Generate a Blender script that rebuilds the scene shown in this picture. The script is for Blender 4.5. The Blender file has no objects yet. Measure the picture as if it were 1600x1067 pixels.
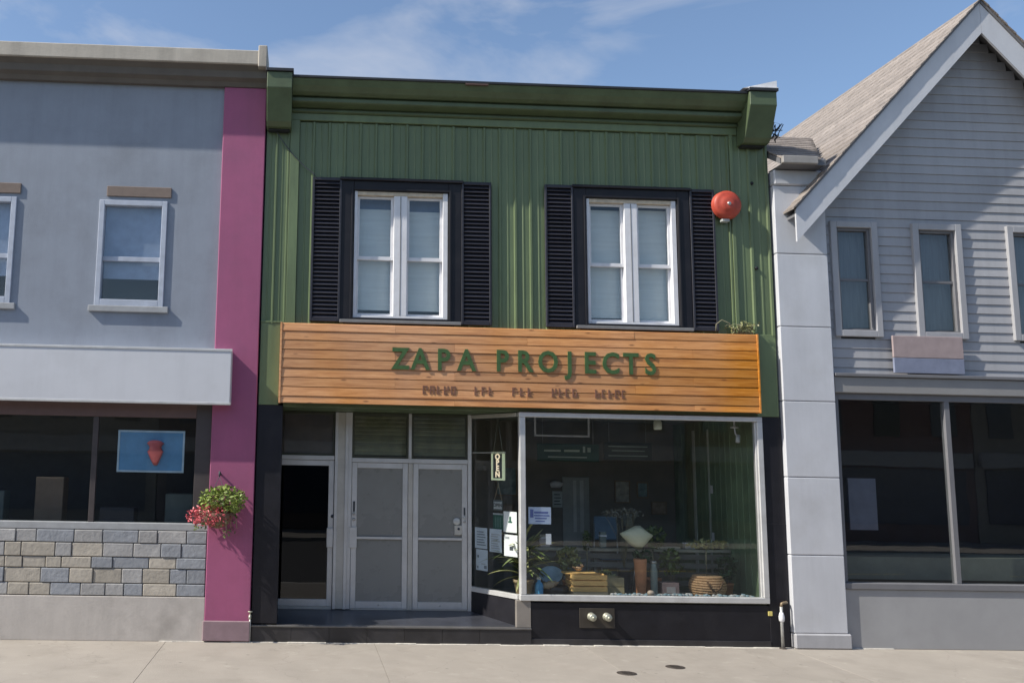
import bpy, bmesh, math, random
from mathutils import Vector, Matrix
random.seed(7)
S = bpy.context.scene
COL = S.collection
R = math.radians

# ------------------------------------------------------------------ camera
cam = bpy.data.cameras.new("camera")
cam.sensor_width = 36.0
cam.sensor_fit = 'HORIZONTAL'
cam.lens = 32.07
cam.shift_x = 0.1625
cam.clip_end = 2000
camo = bpy.data.objects.new("camera", cam)
COL.objects.link(camo)
yaw, pitch, roll = R(2.445), R(7.891), R(1.08)
fw = Vector((math.sin(yaw)*math.cos(pitch), math.cos(yaw)*math.cos(pitch), math.sin(pitch)))
rt = Vector((math.cos(yaw), -math.sin(yaw), 0))
up = rt.cross(fw)
rt2 = math.cos(roll)*rt + math.sin(roll)*up
up2 = -math.sin(roll)*rt + math.cos(roll)*up
m = Matrix((rt2, up2, -fw)).transposed().to_4x4()
m.translation = Vector((-3.284, -13.7, 2.508))
camo.matrix_world = m
S.camera = camo

# ------------------------------------------------------------------ sun and sky
SUN = Vector((-0.72, -0.18, 0.68)).normalized()
elev = math.asin(SUN.z)
azim = math.atan2(SUN.x, SUN.y)
sl = bpy.data.lights.new("sun", 'SUN')
sl.energy = 4.0
sl.angle = R(0.6)
sl.color = (1.0, 0.94, 0.84)
so = bpy.data.objects.new("sun", sl)
so.rotation_euler = SUN.to_track_quat('Z', 'Y').to_euler()
so.location = (-20, -6, 30)
COL.objects.link(so)

world = bpy.data.worlds.new("World")
S.world = world
world.use_nodes = True
wn = world.node_tree.nodes
wl = world.node_tree.links
wn.clear()
wo = wn.new('ShaderNodeOutputWorld')
bg = wn.new('ShaderNodeBackground')
bg.inputs['Strength'].default_value = 0.112
sky = wn.new('ShaderNodeTexSky')
sky.sky_type = 'NISHITA'
sky.sun_disc = False
sky.sun_elevation = elev
sky.sun_rotation = azim
sky.air_density = 1.0
sky.dust_density = 0.8
sky.ozone_density = 2.0
tc = wn.new('ShaderNodeTexCoord')
mp = wn.new('ShaderNodeMapping')
mp.inputs['Scale'].default_value = (2.2, 1.4, 6.0)
mp.inputs['Rotation'].default_value = (0.0, 0.35, 0.3)
mp.inputs['Location'].default_value = (11.0, 0.0, 2.0)
nz = wn.new('ShaderNodeTexNoise')
nz.inputs['Scale'].default_value = 1.5
nz.inputs['Detail'].default_value = 6
nz.inputs['Roughness'].default_value = 0.55
nz.inputs['Distortion'].default_value = 0.5
cr = wn.new('ShaderNodeValToRGB')
cr.color_ramp.elements[0].position = 0.50
cr.color_ramp.elements[0].color = (0.0, 0.0, 0.0, 1)
cr.color_ramp.elements[1].position = 0.74
cr.color_ramp.elements[1].color = (0.8, 0.8, 0.8, 1)
mx = wn.new('ShaderNodeMix')
mx.data_type = 'RGBA'
mx.inputs['B'].default_value = (3.7, 3.9, 4.4, 1)
wl.new(tc.outputs['Generated'], mp.inputs['Vector'])
wl.new(mp.outputs['Vector'], nz.inputs['Vector'])
wl.new(nz.outputs['Fac'], cr.inputs['Fac'])
wl.new(cr.outputs['Color'], mx.inputs['Factor'])
wl.new(sky.outputs['Color'], mx.inputs['A'])
wl.new(mx.outputs['Result'], bg.inputs['Color'])
wl.new(bg.outputs['Background'], wo.inputs['Surface'])

S.view_settings.view_transform = 'Standard'
S.view_settings.look = 'None'
S.view_settings.gamma = 1.0
S.view_settings.use_curve_mapping = False
S.view_settings.exposure = 0.62
S.render.engine = 'CYCLES'
S.cycles.use_denoising = True
S.cycles.max_bounces = 8
S.cycles.transparent_max_bounces = 16
S.cycles.sample_clamp_indirect = 6

# ------------------------------------------------------------------ materials
MATS = {}
def mat(name, col, rough=0.6, var=0.12, scale=6.0, bump=0.0, bscale=40.0, metal=0.0, spec=0.5,
        col2=None, stretch=(1, 1, 1), rnd=0.0, dirt=0.0, dirtcol=(0.12, 0.10, 0.08), dscale=1.2, streak=0.0):
    """Principled paint: noise in value, optional second tint, optional stains, per-object variation, fine bump."""
    if name in MATS:
        return MATS[name]
    M = bpy.data.materials.new(name)
    M.use_nodes = True
    n, l = M.node_tree.nodes, M.node_tree.links
    b = n['Principled BSDF']
    b.inputs['Metallic'].default_value = metal
    b.inputs['Specular IOR Level'].default_value = spec
    t = n.new('ShaderNodeTexCoord')
    mpn = n.new('ShaderNodeMapping')
    mpn.inputs['Scale'].default_value = stretch
    l.new(t.outputs['Object'], mpn.inputs['Vector'])
    no = n.new('ShaderNodeTexNoise')
    no.inputs['Scale'].default_value = scale
    no.inputs['Detail'].default_value = 5
    no.inputs['Roughness'].default_value = 0.6
    l.new(mpn.outputs['Vector'], no.inputs['Vector'])
    r = n.new('ShaderNodeMapRange')
    r.inputs['From Min'].default_value = 0.3
    r.inputs['From Max'].default_value = 0.7
    l.new(no.outputs['Fac'], r.inputs['Value'])
    mi = n.new('ShaderNodeMix')
    mi.data_type = 'RGBA'
    c2 = col2 if col2 else tuple(c*(1+var) for c in col)
    c1 = col if col2 else tuple(c*(1-var) for c in col)
    mi.inputs['A'].default_value = (*c1, 1)
    mi.inputs['B'].default_value = (*c2, 1)
    l.new(r.outputs['Result'], mi.inputs['Factor'])
    out = mi.outputs['Result']
    if dirt > 0:
        d = n.new('ShaderNodeTexNoise')
        d.inputs['Scale'].default_value = dscale
        d.inputs['Detail'].default_value = 8
        d.inputs['Roughness'].default_value = 0.68
        l.new(t.outputs['Object'], d.inputs['Vector'])
        dr = n.new('ShaderNodeMapRange')
        dr.inputs['From Min'].default_value = 0.5
        dr.inputs['From Max'].default_value = 0.78
        dr.inputs['To Max'].default_value = dirt
        l.new(d.outputs['Fac'], dr.inputs['Value'])
        md = n.new('ShaderNodeMix')
        md.data_type = 'RGBA'
        md.inputs['B'].default_value = (*dirtcol, 1)
        l.new(out, md.inputs['A'])
        l.new(dr.outputs['Result'], md.inputs['Factor'])
        out = md.outputs['Result']
    if streak > 0:      # rain runs and rubbed patches
        sm_ = n.new('ShaderNodeMapping')
        sm_.inputs['Scale'].default_value = (2.6, 2.6, 0.3)
        l.new(t.outputs['Object'], sm_.inputs['Vector'])
        sn = n.new('ShaderNodeTexNoise')
        sn.inputs['Scale'].default_value = 1.3
        sn.inputs['Detail'].default_value = 7
        sn.inputs['Roughness'].default_value = 0.7
        l.new(sm_.outputs['Vector'], sn.inputs['Vector'])
        sr_ = n.new('ShaderNodeMapRange')
        sr_.inputs['From Min'].default_value = 0.45
        sr_.inputs['From Max'].default_value = 0.75
        sr_.inputs['To Max'].default_value = streak
        l.new(sn.outputs['Fac'], sr_.inputs['Value'])
        ms_ = n.new('ShaderNodeMix')
        ms_.data_type = 'RGBA'
        ms_.inputs['B'].default_value = (*[c*0.42+0.02 for c in col], 1)
        l.new(out, ms_.inputs['A'])
        l.new(sr_.outputs['Result'], ms_.inputs['Factor'])
        out = ms_.outputs['Result']
    if rnd > 0:
        oi = n.new('ShaderNodeObjectInfo')
        rr = n.new('ShaderNodeMapRange')
        rr.inputs['To Min'].default_value = 1-rnd
        rr.inputs['To Max'].default_value = 1+rnd
        l.new(oi.outputs['Random'], rr.inputs['Value'])
        hs = n.new('ShaderNodeHueSaturation')
        l.new(rr.outputs['Result'], hs.inputs['Value'])
        l.new(out, hs.inputs['Color'])
        out = hs.outputs['Color']
    l.new(out, b.inputs['Base Color'])
    rm = n.new('ShaderNodeMapRange')
    rm.inputs['To Min'].default_value = max(0.02, rough-0.08)
    rm.inputs['To Max'].default_value = min(1.0, rough+0.08)
    l.new(no.outputs['Fac'], rm.inputs['Value'])
    l.new(rm.outputs['Result'], b.inputs['Roughness'])
    if bump > 0:
        bn = n.new('ShaderNodeTexNoise')
        bn.inputs['Scale'].default_value = bscale
        bn.inputs['Detail'].default_value = 4
        l.new(mpn.outputs['Vector'], bn.inputs['Vector'])
        bu = n.new('ShaderNodeBump')
        bu.inputs['Strength'].default_value = bump
        bu.inputs['Distance'].default_value = 0.02
        l.new(bn.outputs['Fac'], bu.inputs['Height'])
        l.new(bu.outputs['Normal'], b.inputs['Normal'])
    MATS[name] = M
    return M

def glass(name, tint=(0.95, 0.965, 0.96), ior=1.5, rough=0.0):
    if name in MATS:
        return MATS[name]
    M = bpy.data.materials.new(name)
    M.use_nodes = True
    n, l = M.node_tree.nodes, M.node_tree.links
    n.clear()
    o = n.new('ShaderNodeOutputMaterial')
    tr = n.new('ShaderNodeBsdfTransparent')
    tr.inputs['Color'].default_value = (*tint, 1)
    gl = n.new('ShaderNodeBsdfGlossy')
    gl.inputs['Roughness'].default_value = rough
    gl.inputs['Color'].default_value = (0.95, 0.97, 1, 1)
    fr = n.new('ShaderNodeFresnel')
    ge = n.new('ShaderNodeNewGeometry')      # the sheet's far face meets the same air-to-glass step
    mr = n.new('ShaderNodeMapRange')
    mr.inputs['To Min'].default_value = ior
    mr.inputs['To Max'].default_value = 1.0/ior
    l.new(ge.outputs['Backfacing'], mr.inputs['Value'])
    l.new(mr.outputs['Result'], fr.inputs['IOR'])
    t = n.new('ShaderNodeTexCoord')
    no = n.new('ShaderNodeTexNoise')
    no.inputs['Scale'].default_value = 0.9
    bu = n.new('ShaderNodeBump')
    bu.inputs['Strength'].default_value = 0.03
    bu.inputs['Distance'].default_value = 0.05
    l.new(t.outputs['Object'], no.inputs['Vector'])
    l.new(no.outputs['Fac'], bu.inputs['Height'])
    l.new(bu.outputs['Normal'], gl.inputs['Normal'])
    ms = n.new('ShaderNodeMixShader')
    l.new(fr.outputs['Fac'], ms.inputs['Fac'])
    l.new(tr.outputs['BSDF'], ms.inputs[1])
    l.new(gl.outputs['BSDF'], ms.inputs[2])
    l.new(ms.outputs['Shader'], o.inputs['Surface'])
    MATS[name] = M
    return M

GREEN = mat('green_paint', (0.142, 0.190, 0.092), 0.40, 0.13, 2.0, 0.10, 9, stretch=(3, 3, 0.5), rnd=0.07, dirt=0.30, dirtcol=(0.10, 0.12, 0.07), dscale=1.6, streak=0.35)
GREENC = mat('green_cornice_shaded', (0.088, 0.122, 0.062), 0.5, 0.15, 3.0, 0.05, 20, dirt=0.5, dirtcol=(0.05, 0.055, 0.025), dscale=2.5)  # cornice green and its dirt darkened: underside shade put into the colour
BLACKP = mat('black_paint', (0.0115, 0.0112, 0.0155), 0.5, 0.2, 4, 0.05, 40, spec=0.35, rnd=0.1, dirt=0.12, dirtcol=(0.08, 0.075, 0.07), dscale=3)
SLATM = mat('black_shutter_plastic', (0.030, 0.030, 0.039), 0.42, 0.2, 9, 0, spec=0.4, rnd=0.18)
TILE = mat('black_tile', (0.030, 0.029, 0.032), 0.35, 0.3, 3, 0.04, 30, rnd=0.15, dirt=0.3, dirtcol=(0.10, 0.09, 0.08), dscale=2.0)
ROOFB = mat('black_roof_edge', (0.02, 0.022, 0.026), 0.5)
WHITE = mat('white_paint', (0.72, 0.72, 0.74), 0.5, 0.06, 6, 0.05, 30, dirt=0.25, dirtcol=(0.40, 0.34, 0.27), dscale=4)
TAN = mat('weathered_cream_paint', (0.55, 0.47, 0.36), 0.65, 0.2, 10, 0.1, 30)
ALU = mat('aluminium', (0.62, 0.62, 0.61), 0.42, 0.08, 4, 0.03, 40, metal=0.35, dirt=0.25, dirtcol=(0.25, 0.24, 0.22), dscale=3)
ALUT = mat('aluminium_dull', (0.50, 0.485, 0.44), 0.5, 0.10, 4, 0.03, 40, metal=0.25, dirt=0.3, dirtcol=(0.22, 0.20, 0.17), dscale=3)
GREYP = mat('grey_trim_paint', (0.20, 0.20, 0.20), 0.6, 0.15, 5, 0.05, 30)
FROST = mat('frosted_film', (0.235, 0.238, 0.225), 0.28, 0.10, 1.2, 0.03, 3, spec=0.5, dirt=.25, dirtcol=(0.15, 0.145, 0.13), dscale=2.2)
BLIND = mat('blind_fabric', (0.62, 0.66, 0.66), 0.8, 0.08, 3, 0.1, 20, stretch=(0.4, 1, 8))
DARKROOM = mat('dark_room_plaster', (0.06, 0.06, 0.06), 0.9, 0.1)
OLIVE = mat('olive_slat', (0.17, 0.175, 0.10), 0.5, 0.2, 6, rnd=0.2)
BROWNP = mat('brown_panel', (0.085, 0.068, 0.058), 0.4, 0.25, 3)
GLASS = glass('clear_glass')
GLASSD = glass('tinted_glass', (0.25, 0.26, 0.28))
RED = mat('red_enamel', (0.44, 0.062, 0.035), 0.5, 0.15, 8, dirt=0.35, dirtcol=(0.35, 0.10, 0.06), dscale=7)
STEEL = mat('steel', (0.5, 0.5, 0.48), 0.35, 0.1, 8, metal=0.8)
BRASS = mat('aged_brass', (0.42, 0.42, 0.34), 0.4, 0.2, 12, metal=0.5)
CONC = mat('sidewalk_concrete', (0.315, 0.284, 0.246), 0.9, 0.08, 1.4, 0.25, 60, rnd=0.03, dirt=0.5, dirtcol=(0.21, 0.185, 0.155), dscale=1.3)
def weather_concrete(M):
    """hairline cracks, chewing-gum spots and pale scuffs on top of the plain concrete"""
    n, l = M.node_tree.nodes, M.node_tree.links
    b = n['Principled BSDF']
    src = b.inputs['Base Color'].links[0].from_socket
    t = n.new('ShaderNodeTexCoord')
    wob = n.new('ShaderNodeTexNoise')
    wob.inputs['Scale'].default_value = 2.2
    wob.inputs['Detail'].default_value = 5
    l.new(t.outputs['Object'], wob.inputs['Vector'])
    ad = n.new('ShaderNodeMix')
    ad.data_type = 'VECTOR'
    ad.inputs['Factor'].default_value = 0.35
    l.new(t.outputs['Object'], ad.inputs[4])
    l.new(wob.outputs['Color'], ad.inputs[5])
    def layer(src, fac, col):
        m_ = n.new('ShaderNodeMix')
        m_.data_type = 'RGBA'
        m_.inputs['B'].default_value = (*col, 1)
        l.new(src, m_.inputs['A'])
        l.new(fac, m_.inputs['Factor'])
        return m_.outputs['Result']
    def vor(vec, scale, feature, a, b_, lo, hi):
        v = n.new('ShaderNodeTexVoronoi')
        v.feature = feature
        v.inputs['Scale'].default_value = scale
        l.new(vec, v.inputs['Vector'])
        r = n.new('ShaderNodeMapRange')
        r.inputs['From Min'].default_value = a
        r.inputs['From Max'].default_value = b_
        r.inputs['To Min'].default_value = lo
        r.inputs['To Max'].default_value = hi
        l.new(v.outputs['Distance'], r.inputs['Value'])
        return r.outputs['Result']
    src = layer(src, vor(ad.outputs[1], 0.75, 'DISTANCE_TO_EDGE', 0.0, 0.005, 0.2, 0.0), (0.12, 0.105, 0.09))
    src = layer(src, vor(t.outputs['Object'], 2.6, 'F1', 0.04, 0.075, 0.55, 0.0), (0.14, 0.125, 0.11))
    sc = n.new('ShaderNodeTexNoise')
    sc.inputs['Scale'].default_value = 3.4
    sc.inputs['Detail'].default_value = 8
    sc.inputs['Roughness'].default_value = 0.7
    l.new(t.outputs['Object'], sc.inputs['Vector'])
    r = n.new('ShaderNodeMapRange')
    r.inputs['From Min'].default_value = 0.58
    r.inputs['From Max'].default_value = 0.75
    r.inputs['To Max'].default_value = 0.6
    l.new(sc.outputs['Fac'], r.inputs['Value'])
    src = layer(src, r.outputs['Result'], (0.44, 0.41, 0.35))
    l.new(src, b.inputs['Base Color'])
weather_concrete(CONC)
CONCL = mat('pale_concrete', (0.55, 0.52, 0.46), 0.9, 0.2, 12, 0.3, 50)
ASPH = mat('asphalt', (0.085, 0.083, 0.08), 0.9, 0.2, 8, 0.4, 90)
SOIL = mat('ground_soil', (0.14, 0.13, 0.10), 0.95, 0.2, 0.5)
IRON = mat('cast_iron', (0.055, 0.045, 0.038), 0.6, 0.3, 20, 0.4, 60)
PAPER = mat('white_paper', (0.78, 0.80, 0.84), 0.7, 0.03)
PAPERB = mat('blue_white_paper', (0.55, 0.63, 0.80), 0.7, 0.06, 20)
INK = mat('dark_ink', (0.05, 0.06, 0.07), 0.7)
INKB = mat('blue_ink', (0.16, 0.20, 0.45), 0.7)
INKG = mat('green_ink', (0.03, 0.12, 0.08), 0.7)
PETRI = mat('terracotta', (0.52, 0.23, 0.11), 0.75, 0.15, 8)
LEAF = mat('leaf_green', (0.12, 0.165, 0.05), 0.45, 0.3, 9, rnd=0.25)
LEAFY = mat('leaf_pale', (0.30, 0.31, 0.13), 0.5, 0.3, 9, rnd=0.25)
LEAFD = mat('leaf_dark', (0.03, 0.075, 0.03), 0.45, 0.3, 9, rnd=0.25)
STEM = mat('dry_stem', (0.26, 0.24, 0.15), 0.8)
CRATE = mat('crate_pine', (0.78, 0.48, 0.17), 0.7, 0.18, 8, 0.1, 30, stretch=(1, 6, 12), rnd=0.1)
INTG = mat('interior_green_boards', (0.17, 0.24, 0.14), 0.6, 0.2, 3, rnd=0.1)
INTW = mat('interior_brown_wall', (0.24, 0.215, 0.18), 0.85, 0.15, 2)
SHELFM = mat('pale_shelf_wood', (0.55, 0.51, 0.40), 0.6, 0.15, 6)

def wood_mat():
    M = bpy.data.materials.new('stained_cedar')
    M.use_nodes = True
    n, l = M.node_tree.nodes, M.node_tree.links
    b = n['Principled BSDF']
    t = n.new('ShaderNodeTexCoord')
    oi = n.new('ShaderNodeObjectInfo')
    add = n.new('ShaderNodeVectorMath')
    add.operation = 'MULTIPLY_ADD'
    add.inputs[1].default_value = (1, 1, 1)
    cmb = n.new('ShaderNodeCombineXYZ')
    mu = n.new('ShaderNodeMath')
    mu.operation = 'MULTIPLY'
    mu.inputs[1].default_value = 37.0
    l.new(oi.outputs['Random'], mu.inputs[0])
    for k in 'XYZ':
        l.new(mu.outputs[0], cmb.inputs[k])
    l.new(t.outputs['Object'], add.inputs[0])
    l.new(cmb.outputs[0], add.inputs[2])
    mpn = n.new('ShaderNodeMapping')
    mpn.inputs['Scale'].default_value = (0.9, 8, 16)
    l.new(add.outputs[0], mpn.inputs['Vector'])
    no = n.new('ShaderNodeTexNoise')
    no.inputs['Scale'].default_value = 2.0
    no.inputs['Detail'].default_value = 7
    no.inputs['Roughness'].default_value = 0.65
    no.inputs['Distortion'].default_value = 0.6
    l.new(mpn.outputs['Vector'], no.inputs['Vector'])
    cr = n.new('ShaderNodeValToRGB')
    e = cr.color_ramp.elements
    e[0].position, e[0].color = 0.20, (0.34, 0.120, 0.036, 1)
    e[1].position, e[1].color = 0.80, (0.80, 0.415, 0.165, 1)
    x = e.new(0.5)
    x.color = (0.60, 0.268, 0.088, 1)
    l.new(no.outputs['Fac'], cr.inputs['Fac'])
    # knots
    vo = n.new('ShaderNodeTexVoronoi')
    vo.inputs['Scale'].default_value = 1.0
    mk = n.new('ShaderNodeMapping')
    mk.inputs['Scale'].default_value = (2.4, 3, 7.5)
    l.new(add.outputs[0], mk.inputs['Vector'])
    l.new(mk.outputs['Vector'], vo.inputs['Vector'])
    kr = n.new('ShaderNodeMapRange')
    kr.inputs['From Min'].default_value = 0.05
    kr.inputs['From Max'].default_value = 0.14
    kr.inputs['To Min'].default_value = 0.75
    kr.inputs['To Max'].default_value = 0.0
    l.new(vo.outputs['Distance'], kr.inputs['Value'])
    mk2 = n.new('ShaderNodeMix')
    mk2.data_type = 'RGBA'
    mk2.inputs['B'].default_value = (0.17, 0.06, 0.02, 1)
    l.new(kr.outputs['Result'], mk2.inputs['Factor'])
    l.new(cr.outputs['Color'], mk2.inputs['A'])
    # sun-bleached on one end, redder stain on the other: broad blotches
    bl = n.new('ShaderNodeTexNoise')
    bl.inputs['Scale'].default_value = 0.45
    bl.inputs['Detail'].default_value = 3
    l.new(t.outputs['Object'], bl.inputs['Vector'])
    rr = n.new('ShaderNodeMapRange')
    rr.inputs['To Min'].default_value = 0.80
    rr.inputs['To Max'].default_value = 1.15
    l.new(oi.outputs['Random'], rr.inputs['Value'])
    hs = n.new('ShaderNodeHueSaturation')
    sr = n.new('ShaderNodeMapRange')
    sr.inputs['From Min'].default_value = 0.3
    sr.inputs['From Max'].default_value = 0.7
    sr.inputs['To Min'].default_value = 0.8
    sr.inputs['To Max'].default_value = 1.15
    l.new(bl.outputs['Fac'], sr.inputs['Value'])
    l.new(sr.outputs['Result'], hs.inputs['Saturation'])
    l.new(rr.outputs['Result'], hs.inputs['Value'])
    l.new(mk2.outputs['Result'], hs.inputs['Color'])
    l.new(hs.outputs['Color'], b.inputs['Base Color'])
    b.inputs['Roughness'].default_value = 0.55
    bu = n.new('ShaderNodeBump')
    bu.inputs['Strength'].default_value = 0.15
    bu.inputs['Distance'].default_value = 0.01
    l.new(no.outputs['Fac'], bu.inputs['Height'])
    l.new(bu.outputs['Normal'], b.inputs['Normal'])
    return M
CEDAR = wood_mat()

# ------------------------------------------------------------------ helpers
def wloc(o):
    v = Vector((0, 0, 0))
    while o is not None:
        v = v + o.location
        o = o.parent
    return v

class MB:
    """collects shapes in world coordinates; build() links ONE mesh object"""
    def __init__(s):
        s.v, s.f, s.sm = [], [], []
    def poly(s, vs, fs, smooth=False):
        k = len(s.v)
        s.v += [tuple(v) for v in vs]
        for f in fs:
            s.f.append(tuple(i+k for i in f))
            s.sm.append(smooth)
        return s
    def box(s, x0, x1, y0, y1, z0, z1):
        vs = [(x, y, z) for x in (x0, x1) for y in (y0, y1) for z in (z0, z1)]
        return s.poly(vs, [(0, 1, 3, 2), (4, 6, 7, 5), (0, 4, 5, 1), (2, 3, 7, 6), (0, 2, 6, 4), (1, 5, 7, 3)])
    def ring(s, x0, x1, z0, z1, w, y0, y1, wt=None, wb=None):
        wt = wt or w
        wb = wb or w
        s.box(x0, x0+w, y0, y1, z0, z1)
        s.box(x1-w, x1, y0, y1, z0, z1)
        s.box(x0+w, x1-w, y0, y1, z1-wt, z1)
        s.box(x0+w, x1-w, y0, y1, z0, z0+wb)
        return s
    def prof(s, pts, x0, x1):
        """closed (y,z) profile extruded along x"""
        n = len(pts)
        vs = [(x0, y, z) for y, z in pts] + [(x1, y, z) for y, z in pts]
        fs = [(i, (i+1) % n, n+(i+1) % n, n+i) for i in range(n)]
        fs += [tuple(range(n))[::-1], tuple(range(n, 2*n))]
        return s.poly(vs, fs)
    def plan(s, pts, z0, z1):
        """closed (x,y) outline extruded along z"""
        n = len(pts)
        vs = [(x, y, z0) for x, y in pts] + [(x, y, z1) for x, y in pts]
        fs = [(i, (i+1) % n, n+(i+1) % n, n+i) for i in range(n)]
        fs += [tuple(range(n))[::-1], tuple(range(n, 2*n))]
        return s.poly(vs, fs)
    def tube(s, pts, r, seg=8, smooth=True):
        pts = [Vector(p) for p in pts]
        rs = r if isinstance(r, (list, tuple)) else [r]*len(pts)
        vs, fs = [], []
        for i, p in enumerate(pts):
            d = (pts[min(i+1, len(pts)-1)]-pts[max(i-1, 0)]).normalized()
            a = d.cross(Vector((0, 0, 1)))
            if a.length < 1e-3:
                a = d.cross(Vector((1, 0, 0)))
            a.normalize()
            b = d.cross(a)
            for k in range(seg):
                t = 2*math.pi*k/seg
                vs.append(p+rs[i]*(a*math.cos(t)+b*math.sin(t)))
        for i in range(len(pts)-1):
            for k in range(seg):
                fs.append((i*seg+k, i*seg+(k+1) % seg, (i+1)*seg+(k+1) % seg, (i+1)*seg+k))
        fs.append(tuple(range(seg))[::-1])
        fs.append(tuple(range((len(pts)-1)*seg, len(pts)*seg)))
        return s.poly(vs, fs, smooth)
    def lathe(s, c, prof, seg=20, axis='z'):
        """prof (radius, height) turned round c along axis z or -y"""
        vs, fs = [], []
        for r, h in prof:
            for k in range(seg):
                t = 2*math.pi*k/seg
                if axis == 'z':
                    vs.append((c[0]+r*math.cos(t), c[1]+r*math.sin(t), c[2]+h))
                else:
                    vs.append((c[0]+r*math.cos(t), c[1]-h, c[2]+r*math.sin(t)))
        for i in range(len(prof)-1):
            for k in range(seg):
                fs.append((i*seg+k, i*seg+(k+1) % seg, (i+1)*seg+(k+1) % seg, (i+1)*seg+k))
        fs.append(tuple(range(seg))[::-1])
        fs.append(tuple(range((len(prof)-1)*seg, len(prof)*seg)))
        return s.poly(vs, fs, True)
    def blob(s, c, r, seed=0, seg=8):
        rg = random.Random(seed)
        vs, fs = [], []
        for i in range(1, 5):
            a = math.pi*i/5
            for k in range(seg):
                t = 2*math.pi*k/seg
                q = 1+rg.uniform(-.18, .18)
                vs.append((c[0]+r[0]*q*math.sin(a)*math.cos(t), c[1]+r[1]*q*math.sin(a)*math.sin(t), c[2]+r[2]*q*math.cos(a)))
        for i in range(3):
            for k in range(seg):
                fs.append((i*seg+k, i*seg+(k+1) % seg, (i+1)*seg+(k+1) % seg, (i+1)*seg+k))
        fs.append(tuple(range(seg)))
        fs.append(tuple(range(3*seg, 4*seg))[::-1])
        return s.poly(vs, fs, True)
    def build(s, name, material, parent=None, bevel=0.0, label=None, kind=None):
        me = bpy.data.meshes.new(name)
        o = Vector((0, 0, 0)) if parent is None else wloc(parent)
        me.from_pydata([(v[0]-o.x, v[1]-o.y, v[2]-o.z) for v in s.v], [], s.f)
        me.polygons.foreach_set('use_smooth', s.sm)
        bm = bmesh.new()
        bm.from_mesh(me)
        bmesh.ops.recalc_face_normals(bm, faces=bm.faces)
        if bevel > 0:
            bmesh.ops.bevel(bm, geom=[e for e in bm.edges if e.is_manifold and e.calc_face_angle(0) > 0.5], offset=bevel, segments=1, affect='EDGES')
        bm.to_mesh(me)
        bm.free()
        me.materials.append(material)
        ob = bpy.data.objects.new(name, me)
        COL.objects.link(ob)
        ob.parent = parent
        if label:
            ob['label'] = label
        if kind:
            ob['kind'] = kind
        return ob

def thing(name, label, cat, loc=(0, 0, 0), group=None):
    o = bpy.data.objects.new(name, None)
    o.empty_display_size = 0.2
    COL.objects.link(o)
    o.location = loc
    o['label'] = label
    o['category'] = cat
    if group:
        o['group'] = group
    return o
def tag(o, label, cat, group=None):
    o['label'] = label
    o['category'] = cat
    if group:
        o['group'] = group
    return o
def struct(o):
    o['kind'] = 'structure'
    return o
def place(mesh, name, parent, loc, rot=(0, 0, 0), scale=(1, 1, 1)):
    """another object on shared mesh data, local to its parent"""
    o = bpy.data.objects.new(name, mesh)
    COL.objects.link(o)
    o.parent = parent
    o.location = loc
    o.rotation_euler = rot
    o.scale = scale
    return o
def mesh_only(mb, name, material, bevel=0.0):
    o = mb.build(name, material, None, bevel)
    me = o.data
    bpy.data.objects.remove(o)
    return me
def text(name, body, size, depth, material, parent, loc, rot=(math.pi/2, 0, 0), sx=1.0, bold=0.0, mirror=False):
    """letters as real mesh; one object, centred on loc (world)"""
    cu = bpy.data.curves.new(name, 'FONT')
    cu.body = body
    cu.size = size
    cu.extrude = depth
    cu.offset = bold
    cu.align_x = 'CENTER'
    cu.align_y = 'CENTER'
    cu.resolution_u = 3
    t = bpy.data.objects.new(name, cu)
    COL.objects.link(t)
    dg = bpy.context.evaluated_depsgraph_get()
    me = bpy.data.meshes.new_from_object(t.evaluated_get(dg))
    bpy.data.objects.remove(t)
    me.materials.clear()
    me.materials.append(material)
    o = bpy.data.objects.new(name, me)
    COL.objects.link(o)
    o.parent = parent
    o.location = Vector(loc) - (wloc(parent) if parent else Vector((0, 0, 0)))
    o.rotation_euler = rot
    o.scale = (-sx if mirror else sx, 1, 1)
    return o

# ================================================================== SETTING
g = MB().poly([(-300, -300, -.22), (300, -300, -.22), (300, 300, -.22), (-300, 300, -.22)], [(0, 1, 2, 3)]).build('ground', SOIL)
struct(g)
rd = MB().poly([(-120, -18, -.14), (120, -18, -.14), (120, -5.0, -.14), (-120, -5.0, -.14)], [(0, 1, 2, 3)]).build('road', ASPH)
struct(rd)
for k in range(-12, 13):
    MB().poly([(k*6-1.5, -11.56, -.136), (k*6+1.5, -11.56, -.136), (k*6+1.5, -11.44, -.136), (k*6-1.5, -11.44, -.136)], [(0, 1, 2, 3)]).build('lane_dash', mat('road_paint', (0.6, 0.45, 0.1), 0.8), rd)
kb = MB().box(-120, 120, -5.0, -4.84, -.2, -.004).build('kerb', CONCL, None, 0.015)
struct(kb)
sw = MB().box(-120, 120, -4.838, 9.5, -.2, -.012).build('sidewalk', mat('joint_sand', (0.22, 0.20, 0.17), 0.95))
struct(sw)
xs = [-14.2, -11.2, -8.2, -5.2, -2.2, 0.85, 3.9, 6.9, 9.9, 12.9]
for a, b in zip(xs[:-1], xs[1:]):
    for c, d in ((-4.83, -2.95), (-2.945, -0.04)):
        MB().box(a+.002, b-.002, c, d, -.012, 0.0).build('concrete_slab', CONC, sw, 0.002)
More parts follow.
